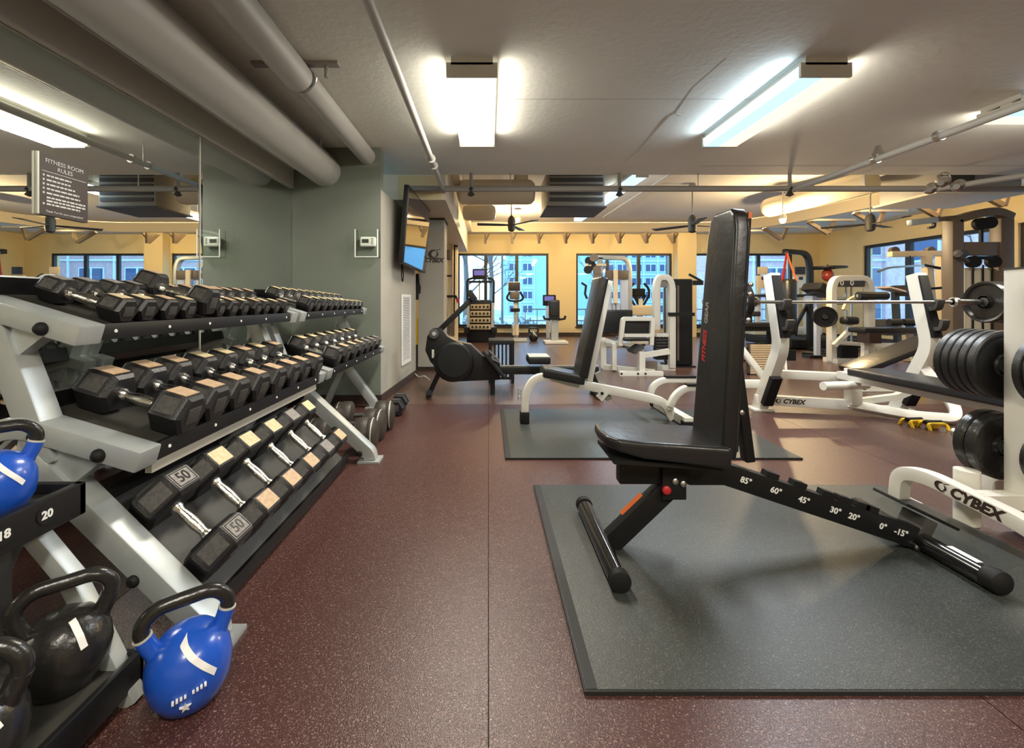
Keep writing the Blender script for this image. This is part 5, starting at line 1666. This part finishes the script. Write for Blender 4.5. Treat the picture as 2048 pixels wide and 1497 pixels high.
# ---- slant board
Y = 4.75
t = thing('slant_board', 'long black slant board on a white frame behind the press bench pad', 'bench', base(1780, Y))
B(t, 'board', Y, ((1702, 741), (1862, 678)), .06, .34, 'vinyl', 0, .018)
B(t, 'under_rail', Y, ((1730, 738), (1860, 692)), .05, .06, 'wframe')
B(t, 'front_leg', Y, ((1730, 736), (1722, int(zpx(Y, .02)))), .06, .06, 'wframe')
B(t, 'rear_leg', Y, ((1832, 694), (1852, int(zpx(Y, .02)))), .07, .07, 'wframe')
B(t, 'rear_gusset', Y - .05, ((1836, 698), (1860, 690), (1850, 716)), .05, .04, 'wframe')
B(t, 'floor_rail', Y, ((1715, int(zpx(Y, .03))), (1865, int(zpx(Y, .03)))), .06, .06, 'wframe')
# ---- cream lat machine
Y = 6.8
t = thing('lat_machine', 'cream lat pulldown machine with a long curved bar by the corner window', 'gym machine', base(1860, Y))
B(t, 'top_beam', Y, ((1779, 509), (1910, 507)), .085, .10, 'crframe', 0, .01)
for px in (1788, 1860, 1905):
    MB().lathe([(.02, -.03), (.07, -.03), (.07, .03), (.02, .03)], at(px, 503, Y), (0, 1, 0), 14).build('pulley', K['brownm'], t)
B(t, 'front_column', Y - .05, ((1853, 512), (1860, 602), (1866, int(zpx(Y, 0)))), .10, .10, 'crframe', 0, .01)
B(t, 'rear_column', Y + .2, ((1881, 512), (1883, int(zpx(Y, 0)))), .09, .10, 'crframe', 0, .01)
B(t, 'lat_bar', Y - .1, ((1756, 544), (1775, 536), (1840, 531), (1882, 537)), .03, .03, 'steel', .1)
B(t, 'lat_bar_grip', Y - .1, ((1848, 531), (1880, 537)), .035, .035, 'blackm')
B(t, 'cable', Y - .1, ((1820, 512), (1820, 533)), .012, .012, 'blackm')
B(t, 'press_handle', Y - .2, ((1855, 578), (1902, 575)), .035, .035, 'blackm')
Q(t, 'seat', Y - .4, 1860, 1900, 640, 650, .35, 'vinyl', .02)
B(t, 'seat_post', Y - .2, ((1880, 648), (1880, int(zpx(Y - .2, 0)))), .06, .06, 'crframe')
B(t, 'rear_pad', Y + .1, ((1893, 610), (1908, 665)), .06, .25, 'vinyl', 0, .015)
Q(t, 'info_board', Y + .3, 1884, 1906, 534, 575, .02, 'lblue')
B(t, 'base', Y, ((1850, int(zpx(Y, .03))), (1905, int(zpx(Y, .03)))), .06, .9, 'crframe')
# ---- reading stand bike by the corner window
t = thing('console_bike', 'exercise bike with a tilted tan console plate by the corner window', 'exercise bike', base(1785, 8.6))
Y = 8.6
B(t, 'console_plate', Y, ((1766, 575), (1800, 584)), .03, .3, 'pinkc')
B(t, 'mast', Y + .1, ((1790, 585), (1796, int(zpx(Y, .05)))), .09, .09, 'dark')
B(t, 'handlebar', Y, ((1795, 572), (1804, 592)), .04, .3, 'dark')
Q(t, 'drive_cover', Y - .2, 1772, 1808, 640, 672, .4, 'dark', .05)
B(t, 'base', Y, ((1765, int(zpx(Y, .04))), (1815, int(zpx(Y, .04)))), .07, .4, 'rackl')
# ---- bronze trainer
Y = 5.5
t = thing('cable_trainer', 'tall bronze cable trainer with pull-up arm in front of the right-hand windows', 'gym machine', base(1965, Y))
for x0, x1, top in ((1906, 1929, 437), (2003, 2030, 436)):
    Q(t, 'post', Y, x0, x1, top, zpx(Y, .01), .14, 'brownm', .015)
B(t, 'top_arch', Y + .07, ((1907, 441), (1960, 426), (1990, 424), (2017, 436)), .10, .14, 'brownm', .2, .01)
B(t, 'pull_up_arm', Y + .07, ((1908, 436), (1868, 440)), .055, .06, 'brownm')
B(t, 'pull_up_grip', Y + .07, ((1872, 440), (1818, 446)), .075, .075, 'rack', 0, .015)
B(t, 'arm_hook', Y + .05, ((1868, 446), (1868, 455), (1856, 456)), .03, .03, 'dark', .05)
Q(t, 'stack_header', Y + .02, 1929, 2003, 484, 511, .08, 'brownm', .01)
Q(t, 'rear_shroud', Y + .10, 1929, 2003, 536, zpx(Y + .1, .05), .06, 'duct', .01)
for px in (1946, 1966, 1984):
    B(t, 'cable', Y + .06, ((px, 530), (px, 690)), .014, .014, 'blackm')
B(t, 'cable', Y + .05, ((1962, 440), (1962, 500)), .03, .03, 'blackm')
for px, py in ((1946, 524), (1986, 524), (1960, 448), (1978, 446)):
    MB().lathe([(.03, -.03), (.075, -.03), (.075, .03), (.03, .03)], at(px, py, Y + .03), (.2, 1, 0), 16).build('pulley', K['blackm'], t)
B(t, 'pulley_link', Y + .03, ((1946, 516), (1986, 516)), .04, .05, 'blackm')
MB().lathe([(.02, -.06), (.05, -.05), (.05, .05), (.02, .06)], at(1922, 508, Y - .05), (1, .2, 0), 12).build('pulley_block', K['dark'], t)
B(t, 'swivel_arm', Y - .08, ((1918, 512), (1936, 524)), .03, .04, 'dark')
B(t, 'base', Y + .07, ((1900, int(zpx(Y, .04))), (2036, int(zpx(Y, .04)))), .08, .5, 'brownm')
